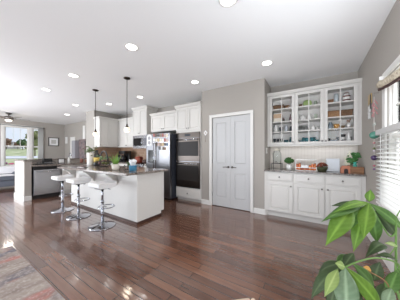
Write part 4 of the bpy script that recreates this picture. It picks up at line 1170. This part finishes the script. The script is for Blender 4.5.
t = thing('dish_rack', 'low black dish rack with a folded cloth on the counter above the dishwasher', 'dish rack', (-6.55, 1.92, KC))
s = MB()
for zz in (.01, .07): s.tube([(-.17, -.2, zz), (.17, -.2, zz), (.17, .2, zz), (-.17, .2, zz)], .005, 6, True)
for i in range(13): s.tube([(-.17, -.2 + i * .4 / 12, .07), (-.17, -.2 + i * .4 / 12, .01), (.17, -.2 + i * .4 / 12, .01), (.17, -.2 + i * .4 / 12, .07)], .003, 5)
for a in (-.17, .17):
    for b in (-.2, .2): s.tube([(a, b, 0), (a, b, .07)], .006, 6)
s.out('wire_rack', 'black', t, 0, True)
MB().box(-.14, .14, -.17, .17, .014, .028).out('mat', 'black', t, .004)

# ================================================================== BAR STOOLS
SY = 1.675
t0 = thing('bar_stool', 'white seated chrome bar stool nearest the camera, by the island corner', 'bar stool', (-3.045, SY, 0), 0, 'bar stools at the island')
MB().lathe([(0, .0), (.205, 0), (.21, .008), (.20, .014), (.09, .03), (.045, .045), (.034, .06), (0, .06)], n=40).out('base_plate', 'chrome', t0, 0, True)
MB().cyl(0, 0, .05, .42, .024, n=18).cyl(0, 0, .42, .65, .020, n=16).out('column', 'chrome', t0, 0, True)
MB().lathe([(.024, .40), (.029, .40), (.029, .43), (.018, .435)], n=18).out('collar', 'chrome', t0, 0, True)
f = MB().tube([(.03 + .125 * math.cos(a), .055 + .125 * math.sin(a), .325) for a in [i * 2 * PI / 28 for i in range(28)]], .009, 8, True)
f.tube([(.0, 0, .325), (.03, .055 - .0, .325)], .007, 6)
f.out('footrest', 'chrome', t0, 0, True)
MB().tube([(0, 0, .655), (.09, .02, .655), (.17, .04, .635)], .005, 6).out('height_lever', 'chrome', t0, 0, True)
s = MB()
prof = [(-.195, .695), (-.195, .755), (-.15, .762), (.0, .755), (.12, .758), (.195, .78), (.20, .70), (.12, .675), (0, .67), (-.15, .675)]
prof = [(a * .80, b - .012) for a, b in prof]
s.prism(prof, 'x', -.17, .17)
s.out('seat', 'leather', t0, .010, False, seg=3)
MB().box(-.09, .09, -.09, .09, .64, .662).out('seat_bracket', 'black', t0, .004)
copy_thing(t0, (-3.90, SY, 0), 'white seated chrome bar stool in the middle of the three along the island')
copy_thing(t0, (-4.63, SY, 0), 'white seated chrome bar stool farthest from the camera, in front of the dishwasher end')

# ================================================================== LIGHTS
def downlight(px, py, label, proto=[None]):
    p = at_z(px, py, CE)
    t = thing('recessed_light', label, 'ceiling light', (p.x, p.y, CE), 0, 'recessed ceiling lights')
    if proto[0] is None:
        a = MB().lathe([(.072, -.001), (.092, -.001), (.095, -.004), (.092, -.009), (.076, -.006), (.072, -.001)], n=28).out('trim_ring', 'trim', t, 0, True)
        b = MB().lathe([(0, -.003), (.073, -.003), (.073, -.0005), (0, -.0005)], n=28).out('lens', 'lamp_lens', t)
        l = bpy.data.lights.new('downlight', 'AREA'); l.shape = 'DISK'; l.size = .14; l.energy = DOWNLIGHT_W; l.color = (1, .98, .95); l.spread = math.radians(125)
        c_ = bpy.data.objects.new('lamp', l); COL.objects.link(c_); c_.parent = t; c_.location = (0, 0, -.012)
        proto[0] = t
    else:
        for ch in proto[0].children:
            c_ = ch.copy(); COL.objects.link(c_); c_.parent = t
    return t
downlight(228, -.5, 'round recessed ceiling light cut off by the top edge of the photo')
downlight(131.5, 47, 'large recessed ceiling light in the near row, above and right of the pendants')
downlight(73.5, 75.5, 'recessed ceiling light in the near row, upper left of the left pendant')
downlight(46, 89.5, 'recessed ceiling light in the near row, farthest left, towards the fan')
downlight(75.5, 105, 'recessed ceiling light left of the left pendant rod, in front of the far room')
downlight(109, 104, 'recessed ceiling light between the two pendant rods')
downlight(140, 97, 'recessed ceiling light just right of the right pendant rod, near the microwave cabinet')
downlight(67, 114.5, 'small recessed ceiling light farthest away, near the far room corner')
downlight(195, 82, 'recessed ceiling light in front of the oven tower')
downlight(267, 63, 'recessed ceiling light near the pantry corner, in front of the glass cabinets')

def pendant(px, py, zb, label):
    p = at_z(px, py, CE)
    t = thing('pendant_light', label, 'pendant light', (p.x, p.y, CE), 0, 'pendant lights over the island')
    MB().lathe([(0, 0), (.065, 0), (.065, -.012), (.05, -.022), (.012, -.03), (0, -.03)], n=22).out('canopy', 'bronze', t, 0, True)
    L_ = CE - zb
    MB().cyl(0, 0, -L_ + .15, -.025, .006, n=8).out('rod', 'bronze', t)
    MB().lathe([(0, -L_ + .19), (.012, -L_ + .185), (.016, -L_ + .15), (.03, -L_ + .13), (.032, -L_ + .112), (0, -L_ + .112)], n=16).out('socket', 'bronze', t, 0, True)
    MB().lathe([(.028, -L_ + .115), (.045, -L_ + .105), (.054, -L_ + .08), (.057, -L_ + .055), (.046, -L_ + .028), (.03, -L_ + .015), (0, -L_ + .015)], n=24).out('glass_shade', 'pendant_glass', t, 0, True)
    l = bpy.data.lights.new('pendant_bulb', 'POINT'); l.energy = 4; l.color = (1, .85, .68); l.shadow_soft_size = .05
    o = bpy.data.objects.new('bulb', l); COL.objects.link(o); o.parent = t; o.location = (0, 0, -L_ - .07)
pendant(127, 78, 1.655, 'bronze rod pendant with a small glowing glass shade over the right half of the island')
pendant(95.5, 90, 1.64, 'bronze rod pendant with a small glowing glass shade over the left half of the island')

# ceiling fan in the far room
p = at_z(8.5, 112.3, CE)
t = thing('ceiling_fan', 'bronze ceiling fan with a lit glass bowl in the far room', 'ceiling fan', (-9.75, 1.80, CE), 0)
MB().lathe([(0, 0), (.085, 0), (.085, -.03), (.03, -.07), (0, -.07)], n=20).out('canopy', 'nickel', t, 0, True)
MB().cyl(0, 0, -.13, -.06, .018, n=12).out('downrod', 'nickel', t)
MB().lathe([(0, -.12), (.06, -.12), (.13, -.15), (.14, -.21), (.10, -.25), (0, -.26)], n=24).out('motor_housing', 'nickel', t, 0, True)
for i in range(5):
    a = i * 2 * PI / 5 + .3
    d = MB().hexa([(.15, -.05, -.195), (.60, -.07, -.205), (.60, .07, -.185), (.15, .05, -.185), (.15, -.05, -.187), (.60, -.07, -.197), (.60, .07, -.177), (.15, .05, -.177)])
    d.box(.10, .2, -.015, .015, -.205, -.19)
    d.bm.transform(Matrix.Rotation(a, 4, 'Z')); d.out('blade', paint(96, 84, 74), t, .002)
MB().lathe([(.07, -.255), (.10, -.265), (.09, -.30), (.05, -.325), (0, -.33)], n=22).out('light_bowl', 'fan_glass', t, 0, True)
l = bpy.data.lights.new('fan_bulb', 'POINT'); l.energy = 14; l.color = (1, .93, .84); l.shadow_soft_size = .1
o = bpy.data.objects.new('bulb', l); COL.objects.link(o); o.parent = t; o.location = (0, 0, -.45)

# ================================================================== FAR ROOM
t = thing('sofa', 'low slate blue sofa with a pale draped back under the far left window', 'sofa', (-9.25, .75, 0), 0)
MB().box(-.45, .42, -1.3, 1.3, .10, .30).out('sofa_base', 'sofa', t, .02, seg=3)
for i, (a, b) in enumerate(((-1.06, -.01), (.01, 1.06))): MB().box(-.18, .44, a, b, .305, .46).out('seat_cushion', 'sofa', t, .04, seg=3)
MB().box(-.45, -.20, -1.3, 1.3, .30, .72).out('backrest', 'sofa', t, .05, seg=3)
for a, b in ((-1.3, -1.08), (1.08, 1.3)): MB().box(-.2, .42, a, b, .30, .56).out('armrest', 'sofa', t, .04, seg=3)
for a in (-.38, .36):
    for b in (-1.22, 1.22): MB().box(a - .03, a + .03, b - .03, b + .03, 0, .10).out('leg', 'black', t, .004)
MB().box(-.47, -.18, .1, 1.2, .715, .745).box(-.205, -.17, .1, 1.2, .50, .745).out('back_throw', 'throw_lit_seat', t, .01, seg=3)
o = MB().box(0, .60, -1.0, 1.05, 0, .025).out('lit_seat_top', 'throw_lit_seat', None, .01, False, (-9.40, .75, .462)); tag(o, 'pale blanket standing in for light on top of the slate blue sofa seat', 'overlay')  # pale layer paints the lit top of the seat cushions
# curtain at the right side of the narrow far window
t = thing('window_curtain', 'white curtain panel gathered at the right side of the narrow far left window', 'curtain', (XL + .075, 3.17, 0))
m = MB()
n_ = 24
A, B = [], []
for i in range(n_ + 1):
    y_ = -.10 + .2 * i / n_; x_ = .018 * math.sin(i * 1.6)
    A.append(m.bm.verts.new((x_, y_, .35))); B.append(m.bm.verts.new((x_, y_, 2.47)))
for i in range(n_): m._face([A[i], A[i + 1], B[i + 1], B[i]])
m.out('curtain_fabric', 'sheer', t, 0, True, solid=.004)
MB().tube([(0, -1.36, 2.485), (0, .11, 2.485)], .011, 8).ball((0, .13, 2.485), .026).out('curtain_rod', 'black', t, 0, True)
MB().box(-.055, .012, .085, .1, 2.475, 2.495).box(-.055, .012, -1.35, -1.335, 2.475, 2.495).out('rod_bracket', 'black', t)
# framed picture on the window wall
t = thing('framed_picture', 'dark framed picture with a white mat, right of the far left window', 'picture', (XL, 3.71, 1.83))
s = MB(); frame_x(s, 0, .025, -.22, .22, -.22, .22, .035); s.out('frame', paint(62, 58, 56), t, .003)
MB().box(.002, .012, -.19, .19, -.19, .19).out('mat', 'paper', t)
MB().box(.012, .014, -.10, .10, -.10, .10).out('print', paint(196, 194, 190), t)
p = at_y(64.7, 140.3, YF)
t = thing('wall_plaque', 'small white square plaque on the far back wall near the corner', 'plaque', (-11.13, YF, 1.93))
MB().box(-.11, .11, -.02, 0, -.17, .17).out('panel', 'paper', t, .003)
MB().box(-.08, .08, -.022, -.02, -.14, .14).out('inner_panel', paint(226, 224, 220), t)
p = at_y(73, 148, YF)
t = thing('tall_mirror', 'tall narrow dark panel in a white surround on the far back wall', 'mirror', (p.x, YF, .35))
MB().box(-.24, .24, -.03, 0, 0, 1.72).out('surround', 'trim', t, .004)
MB().box(-.06, .18, -.034, -.03, .06, 1.50).out('dark_glass', paint(58, 58, 62, .6), t)
p = at_y(77.6, 148, YF)
t = thing('slim_cabinet', 'slim pale cabinet standing against the far back wall between the dark panel and the canvas', 'cabinet', (p.x, YF - .02, 0))
MB().box(-.17, .17, -.16, 0, .06, 1.86).out('body', paint(158, 155, 160), t, .004)
MB().box(-.155, .155, -.175, -.16, .10, 1.83).out('door', paint(164, 162, 168), t, .003)
MB().box(-.15, .15, -.14, -.02, 0, .06).out('plinth', 'trim', t)
p = at_y(82.6, 148, YF)
t = thing('canvas_picture', 'large canvas in mottled grey and dusky pink on the far back wall', 'picture', (p.x, YF, 1.45))
MB().box(-.32, .32, -.035, 0, -.58, .46).out('canvas', ramp_mat('canvas_art', [(.35, (84, 78, 84)), (.5, (140, 126, 126)), (.65, (120, 94, 94))], 5, 5, .9), t, .002)
struct(MB().box(-9.32, -9.10, YF - .022, YF, 1.90, 2.56), 'trim_far_room_casing', 'trim', .004)

# ================================================================== RUG
o = MB().box(-3.41, -1.0, -1.9, .66, 0, .009).out('area_rug', 'rug', None, .003)
tag(o, 'abstract beige rug with grey blue and coral streaks at the lower left', 'rug')

# ================================================================== RIGHT WALL DRESSING
# blind over the lower half of the right window
t = thing('window_blind', 'white slatted blind over the lower half of the right window', 'blind', (XR - .021, (WY0 + WY1) / 2, .68))
by0, by1 = WY0 - .06 - (WY0 + WY1) / 2, WY1 + .075 - (WY0 + WY1) / 2
MB().box(-.06, 0, by0, by1, .775, .835).out('head_rail', paint(206, 205, 203), t, .004)
s = MB(); ns = 17
for i in range(ns):
    z = .035 + i * .0445
    a = math.radians(20); ca, sa = math.cos(a) * .025, math.sin(a) * .025
    cx = -.032; th = .0016
    s.hexa([(cx - ca, by0, z - sa), (cx + ca, by0, z + sa), (cx + ca, by1, z + sa), (cx - ca, by1, z - sa), (cx - ca, by0, z - sa + th * 2), (cx + ca, by0, z + sa + th * 2), (cx + ca, by1, z + sa + th * 2), (cx - ca, by1, z - sa + th * 2)])
s.out('slats', 'slat', t)
MB().box(-.055, -.005, by0, by1, -.012, .012).out('bottom_rail', 'trim', t, .003)
s = MB()
for yy in (by1 - .19, by1 - .75, 0, by0 + .75, by0 + .19): s.box(-.0605, -.0585, yy - .008, yy + .008, .0, .78)
s.out('ladder_tapes', 'paper', t)
# swag valance with dark tasselled hem
t = thing('window_valance', 'cream patterned swag valance with a dark beaded fringe over the right window', 'valance', (XR - .024, WY1 + .07, 2.10))
def sag(u): return -.105 * (1 - (2 * u - 1) ** 2) ** .9
n_ = 40; Ln = WY1 + .07 - (WY0 - .09)
m = MB(); A = []; 
for i in range(n_ + 1):
    u = i / n_; y_ = -Ln * u; z_ = sag(u) * .95
    row = []
    for k in range(6):
        v_ = k / 5
        row.append(m.bm.verts.new((-.028 - .022 * math.sin(v_ * PI), y_, -.015 + z_ - v_ * .085 + .004 * math.sin(i * 1.7))))
    A.append(row)
for i in range(n_):
    for k in range(5): m._face([A[i][k], A[i + 1][k], A[i + 1][k + 1], A[i][k + 1]])
m.out('fabric', ramp_mat('cream_floral', [(.35, (176, 158, 136)), (.5, (216, 204, 182)), (.7, (228, 219, 202))], 45, 4, .9), t, 0, True, solid=.006)
f = MB(); g = MB()
pts = [(-.034, -Ln * i / n_, -.015 + sag(i / n_) * .95 - .088) for i in range(n_ + 1)]
f.tube(pts, .007, 6)
for i in range(0, n_ * 2):
    u = (i + .5) / (n_ * 2); z_ = -.015 + sag(u) * .95 - .096
    f.blob((-.034, -Ln * u, z_ - .008), .007, (1, 1, 1.5), 1, .1, i)
f.out('beaded_fringe', paint(70, 44, 40, .6), t, 0, True)
MB().box(-.03, .003, -.03, -.01, -.01, .03).box(-.03, .003, -Ln + .01, -Ln + .03, -.01, .03).out('mounting_bracket', 'trim', t)
# hanging strings of ornaments left of the window
p = at_x(379, 96, XR)
t = thing('sun_catcher', 'hanging string with pink ribbons and teal and purple glass balls beside the right window', 'ornament', (XR - .045, p.y, p.z))
MB().tube([(.045, 0, .04), (0, 0, .045), (0, 0, 0)], .003, 6).out('hook', 'nickel', t)
tz = lambda py: -(py - 96) / F_PX * 2.23
MB().tube([(0, 0, 0), (0, 0, tz(172))], .0018, 5).out('string', 'paper', t)
f = MB()
for i in range(9):
    a = i * 2.1; z0 = tz(99 + i * 1.7)
    f.hexa([(0, -.004, z0), (0, .004, z0), (.002, .004, z0), (.002, -.004, z0), (.03 * math.cos(a), .045 * math.sin(a) - .012, z0 - .06), (.03 * math.cos(a), .045 * math.sin(a) + .012, z0 - .06), (.03 * math.cos(a) + .004, .045 * math.sin(a) + .012, z0 - .06), (.03 * math.cos(a) + .004, .045 * math.sin(a) - .012, z0 - .06)])
f.out('pink_ribbons', paint(220, 130, 138), t)
f = MB()
for s_ in (-1, 1): f.hexa([(-.003, 0, tz(125)), (.003, 0, tz(125)), (.003, 0, tz(124)), (-.003, 0, tz(124)), (-.003, s_ * .06, tz(125.5)), (.003, s_ * .06, tz(125.5)), (.003, s_ * .05, tz(122.5)), (-.003, s_ * .05, tz(122.5))])
f.out('glass_wings', paint(206, 214, 208, .2), t)
MB().ball((0, 0, tz(135)), .048).out('teal_ball', paint(84, 142, 124, .12), t, 0, True)
MB().ball((0, 0, tz(158)), .034).out('purple_ball', paint(74, 56, 92, .1), t, 0, True)
for py, c in ((143, (206, 150, 150)), (148.5, (130, 140, 100)), (151, (200, 190, 200)), (166, (196, 130, 140)), (169.5, (120, 90, 130))):
    MB().ball((0, 0, tz(py)), .014).out('bead', paint(*c, .2), t, 0, True)
p = at_x(370.5, 96, XR)
t = thing('wall_hanging', 'narrow tan and black wall hanging with a pale feathery end on the right wall', 'ornament', (XR, p.y, p.z))
MB().box(-.014, 0, -.09, .07, -.12, .02).out('tan_plaque', paint(186, 160, 116), t, .002)
MB().box(-.018, -.0145, -.095, -.055, -.20, .0).out('black_strip', 'black', t)
f = MB().tube([(-.008, .0, -.11), (-.012, .008, -.20)], .004, 6)
for i in range(9): f.blob((-.016, .02 * math.sin(i * 2) - .01, -.17 - i * .018), .04, (.35, 1, .7), 1, .3, i)
f.out('feather', paint(214, 214, 212, .8), t)

# ================================================================== POTTED PLANT (lower right, close to the camera)
tr = Vector((.345, 1.12, 0))
t = thing('potted_tree', 'tall potted plant with large glossy green leaves at the lower right', 'potted plant', tr)
MB().lathe([(0, 0), (.11, 0), (.125, .02), (.155, .27), (.165, .28), (.165, .30), (.15, .30), (.145, .26), (0, .25)], n=28).out('pot', paint(210, 204, 196, .4), t, 0, True)
MB().cyl(0, 0, .24, .265, .143, n=24).out('soil', 'soil', t)
def loc(px, py, d): return at_d(px, py, d) - tr
hubA, hubB = loc(369, 203, .80), loc(345, 267, .68)
hubC = loc(397, 262, .78)
top = loc(398.5, 232, .82)
MB().tube([(0, 0, .25), (.005, 0, .40), (.01, -.005, .52)], .02, 10, radii=[.024, .02, .012]).out('trunk', 'bark', t, 0, True)
def stem(pts, r, m='stem'):
    # smooth with Catmull-Rom
    P = [Vector(p) for p in pts]; Q = []
    for i in range(len(P) - 1):
        a = P[max(i - 1, 0)]; b = P[i]; c = P[i + 1]; d = P[min(i + 2, len(P) - 1)]
        for k in range(6):
            s_ = k / 6
            Q.append(.5 * ((2 * b) + (c - a) * s_ + (2 * a - 5 * b + 4 * c - d) * s_ ** 2 + (3 * b - a - 3 * c + d) * s_ ** 3))
    Q.append(P[-1])
    n = len(Q)
    MB().tube(Q, r, 8, radii=[r * (1 - .4 * i / n) for i in range(n)]).out('stem', m, t, 0, True)
base = Vector((.01, -.005, .51))
stem([base, loc(397, 290, .80), loc(396, 255, .80), loc(396, 225, .80)], .006)
stem([loc(396, 232, .80), loc(390, 236, .80), loc(380, 222, .80), loc(371, 206, .80), hubA], .0035)
stem([loc(397, 278, .80), loc(398, 264, .79), loc(378, 258, .74), loc(360, 261, .70), hubB], .0042)
stem([base, loc(392, 294, .80), loc(385, 281, .76), loc(366, 270, .74), loc(361, 268, .74)], .003, 'stem_brown')
stem([base, loc(393, 297, .82), loc(384, 280, .86)], .005, 'bark')
stem([loc(396, 246, .80), loc(392, 252, .80), loc(386, 258, .80)], .0028)
stem([loc(396, 225, .80), loc(397, 216, .80), loc(402, 208, .8)], .0028)
CAMV = Vector((0, 0, EYE)) - tr
def leaf(b, e, wpx, m, droop=.12, face=.55, fold=.18, tw=0.0):
    b, e = Vector(b), Vector(e)
    d = e - b; L_ = d.length
    mid = (b + e) / 2
    dep = -(SN) * (mid + tr).x + CS * (mid + tr).y
    wdt = wpx * dep / F_PX
    n0 = ((CAMV - mid).normalized() * face + Vector((0, 0, 1)) * (1 - face)).normalized()
    dn = d.normalized()
    nrm = (n0 - dn * n0.dot(dn)).normalized()
    nrm = Matrix.Rotation(tw, 3, dn) @ nrm
    side = dn.cross(nrm).normalized()
    nu, nv = 22, 8
    mb = MB(); G = []
    for i in range(nu + 1):
        u = i / nu
        prof_ = (math.sin(PI * u ** .9) ** 1.15) if 0 < u < 1 else 0.0
        w_ = wdt / 2 * max(prof_, .03 if u < .5 else .004)
        c = b + d * u + nrm * (L_ * droop * math.sin(PI * u))
        row = []
        for k in range(nv + 1):
            v_ = k / nv * 2 - 1
            rip = .012 * L_ * math.sin(u * 24) * abs(v_) * .35
            row.append(mb.bm.verts.new(c + side * (w_ * v_) + nrm * (w_ * (abs(v_) * fold * 2 - fold * v_ * v_ * 1.6) + rip)))
        G.append(row)
    for i in range(nu):
        for k in range(nv): mb._face([G[i][k], G[i + 1][k], G[i + 1][k + 1], G[i][k + 1]])
    mb.bm.verts.index_update()
    vals = [(0.6 if k == nv // 2 else (.12 if (i + abs(k - nv // 2)) % 3 == 0 else 0.0)) for i in range(nu + 1) for k in range(nv + 1)]
    o = mb.out('leaf', m, t, 0, True, solid=.0008)
    ca = o.data.color_attributes.new('vein', 'FLOAT_COLOR', 'POINT')
    for i, v_ in enumerate(vals): ca.data[i].color = (v_, v_, v_, 1)
# upper cluster
leaf(loc(369, 202, .80), loc(370.5, 189.5, .80), 7.5, 'leaf', .05, .9)
leaf(hubA, loc(333, 213, .74), 8.5, 'leaf', .10, .6)
leaf(loc(360, 208, .80), loc(321, 222, .74), 9.5, 'leaf_mid', .16, .7)
leaf(loc(352, 209, .78), loc(325.5, 246, .70), 17, 'leaf', .14, .8)
leaf(loc(364, 206, .80), loc(337, 236, .79), 11, 'leaf_mid', .10, .8)
leaf(loc(364, 209, .81), loc(353.5, 252, .77), 12, 'leaf', .10, .85)
leaf(loc(369, 203, .78), loc(363.5, 239, .70), 14, 'leaf', .08, .9)
leaf(hubA, loc(404, 230, .82), 10, 'leaf_mid', .06, .75)
leaf(loc(371, 206, .82), loc(377, 243, .84), 11, 'leaf_mid', .10, .8)
leaf(loc(373, 210, .84), loc(397, 237, .86), 11, 'leaf_dark', .08, .7)
leaf(loc(360, 203, .84), loc(331, 206, .88), 5.5, 'leaf_dark', .06, .6)
# lower cluster
leaf(hubB, loc(347, 320, .62), 20, 'leaf_blue', .08, .85)
leaf(loc(346, 267, .68), loc(383, 312, .66), 14, 'leaf', .09, .75)
leaf(loc(352, 263, .70), loc(374, 290, .74), 12, 'leaf_mid', .08, .7)
leaf(loc(338, 269, .68), loc(324.5, 297, .64), 10, 'leaf_pale', .08, .85)
leaf(hubB, loc(335, 263, .68), 8, 'leaf_pale', .05, .8)
leaf(loc(343, 265, .70), loc(311, 299, .70), 12, 'leaf_dark', .20, .55)
leaf(loc(346, 263, .71), loc(318, 274, .76), 10, 'leaf_dark', .16, .5)
leaf(loc(342, 268, .69), loc(328, 314, .68), 12, 'leaf_dark', .12, .7)
leaf(loc(344, 266, .70), loc(354, 253, .74), 9, 'leaf_dark', .06, .6)
leaf(loc(336, 264, .72), loc(350, 255, .76), 8, 'leaf_mid', .08, .6)
leaf(loc(346, 276, .68), loc(362, 314, .68), 11, 'leaf_dark', .08, .8)
# right cluster
leaf(loc(386, 246, .80), loc(365, 258, .76), 10, 'leaf_dark', .28, .6)
leaf(loc(398, 246, .80), loc(384, 243, .80), 5, 'leaf_pale', .1, .7)
leaf(loc(398, 261, .80), loc(374, 256, .80), 6.5, 'leaf_dark', .18, .45)
leaf(loc(380, 262, .82), loc(374, 281, .84), 11, 'leaf_dark', .1, .7)
leaf(loc(398, 270, .80), loc(387, 298, .78), 11, 'leaf_mid', .1, .75)
leaf(loc(397, 268, .80), loc(405, 296, .78), 12, 'leaf_mid', .1, .8)
leaf(loc(388, 282, .80), loc(376, 308, .78), 11, 'leaf_dark', .1, .75)
leaf(loc(392, 288, .78), loc(384, 312, .74), 10, 'leaf_blue', .1, .8)
leaf(loc(363, 267, .74), loc(371, 270.5, .76), 4.5, mat('yellowing_leaf', (216, 158, 60), .5), .1, .8)

# ================================================================== CHAIR (only a corner of its back shows at the bottom edge)
c0 = at_d(253.2, 298.2, .432)
t = thing('dining_chair', 'pale wooden chair whose back corner just shows at the bottom edge of the photo', 'chair', (c0.x, c0.y, 0), YAW + .165 + PI)
zt = c0.z
# local frame: +x runs along the top rail away from the visible corner, seat towards +y (towards the camera's feet)
for xx in (.0, .40): MB().hexa([(xx - .016, -.016, 0), (xx + .016, -.016, 0), (xx + .016, .02, 0), (xx - .016, .02, 0), (xx - .013, -.013, zt - .03), (xx + .013, -.013, zt - .03), (xx + .013, .013, zt - .03), (xx - .013, .013, zt - .03)]).lathe([(.010, zt - .032), (.0075, zt - .012), (.005, zt - .002), (0, zt)], (xx, 0, 0), 12).out('back_post', 'pale_wood', t, .004)
MB().box(.006, .394, -.009, .009, zt - .09, zt - .003).out('top_rail', 'pale_wood', t, .004)
MB().box(.016, .384, -.008, .008, .60, .66).out('lower_rail', 'pale_wood', t, .003)
for i in range(5): MB().box(.055 + i * .07, .075 + i * .07, -.006, .006, .66, zt - .09).out('spindle', 'pale_wood', t, .002)
MB().box(-.01, .41, .02, .44, .42, .45).out('seat', 'pale_wood', t, .008)
for xx in (.015, .385): MB().box(xx - .018, xx + .018, .39, .426, 0, .42).out('front_leg', 'pale_wood', t, .004)
MB().box(.03, .37, .402, .416, .36, .42).box(.016, .384, -.006, .01, .36, .42).out('apron', 'pale_wood', t)

# ================================================================== OUTDOORS (seen through the far left windows)
def tree(px, Y_dist, zb, h, w, label, m, seed):
    d = _ray(px, 150); s_ = Y_dist / -d[0]
    x, y = -Y_dist, d[1] * s_
    t = thing('garden_tree', label, 'tree', (x, y, zb))
    f = MB(); rr = random.Random(seed)
    for i in range(16):
        a = rr.uniform(0, 2 * PI); r_ = w * .33 * math.sqrt(rr.random())
        f.blob((r_ * math.cos(a), r_ * math.sin(a), h * rr.uniform(.38, .88)), w * rr.uniform(.16, .26), (1, 1, .95), 2, .28, seed * 31 + i)
    f.out('crown', m, t)
    MB().cyl(0, 0, -.3, h * .55, w * .04, w * .025, 8).out('trunk', 'bark', t)
def hill(x):
    prof = [(-11.8, -0.35), (-60, -0.35), (-125, -0.3), (-170, 2.6), (-230, 5.5), (-500, 8)]
    for (a, za), (b, zb) in zip(prof, prof[1:]):
        if b <= x <= a: return za + (zb - za) * (x - a) / (b - a)
    return 0
gm = ramp_mat('tree_green', [(.35, (54, 74, 48)), (.65, (104, 124, 82))], 1.2, 4, .95)
bm_ = ramp_mat('tree_russet', [(.35, (112, 84, 70)), (.65, (160, 128, 108))], 1.2, 4, .95)
ym_ = ramp_mat('tree_yellow_green', [(.35, (92, 98, 58)), (.65, (146, 148, 92))], 1.2, 4, .95)
tree(6.5, 200, hill(-200), 8.6, 6.4, 'russet tree on the hill seen at the left edge of the far left window', bm_, 1)
tree(17.8, 205, hill(-205), 7.0, 4.4, 'russet tree in the middle of the view through the far left window', bm_, 2)
tree(22.6, 190, hill(-190), 8.4, 6.0, 'dark green tree in the right half of the view through the wide far window', gm, 3)
tree(26.6, 215, hill(-215), 7.0, 5.4, 'green tree behind the right edge of the wide far window', gm, 4)
tree(35, 110, -.35, 12.0, 7.0, 'yellow green tree seen through the narrow far window', ym_, 5)
d = _ray(12.5, 150); s_ = 225 / -d[0]
t = thing('house', 'pale house with a low grey roof on the hill beyond the far left window', 'house', (-225, d[1] * s_, hill(-225)))
MB().box(-4, 4, -4.2, 4.2, -.5, 3.6).out('walls', paint(212, 202, 198, .9), t)
MB().prism([(-4.8, 3.6), (4.8, 3.6), (0, 6.0)], 'x', -4.4, 4.4).out('roof', paint(156, 144, 142, .9), t)
for y_ in (-2.4, 0, 2.4): MB().box(4, 4.06, y_ - .6, y_ + .6, 1.1, 2.6).out('window', paint(90, 98, 110, .3), t)
for i, (px, x, c, lb) in enumerate(((3.5, -13.4, (196, 92, 120), 'bush of rose pink flowers outside the left corner of the far window'),
                                  (9.6, -14.4, (150, 96, 140), 'bush of purple flowers outside the far window, between the pink ones'),
                                  (17.5, -13.3, (206, 120, 132), 'bush of coral pink flowers outside the far window, above the half wall'))):
    d = _ray(px, 150); s_ = x / d[0]
    t = thing('flower_bush', lb, 'bush', (x, d[1] * s_, -.36))
    f = MB(); g = MB(); rr = random.Random(40 + i)
    for k in range(14): f.blob((rr.uniform(-.25, .25), rr.uniform(-.22, .22), rr.uniform(.15, .85)), rr.uniform(.12, .2), (1, 1, 1), 1, .2, k)
    for k in range(60):
        a = rr.uniform(0, 2 * PI); g.blob((.36 * math.cos(a), .33 * math.sin(a), rr.uniform(.35, 1.08)), rr.uniform(.05, .08), (1, 1, .8), 1, .2, k)
    f.out('leaves', gm, t); g.out('flowers', paint(*c, .8), t)
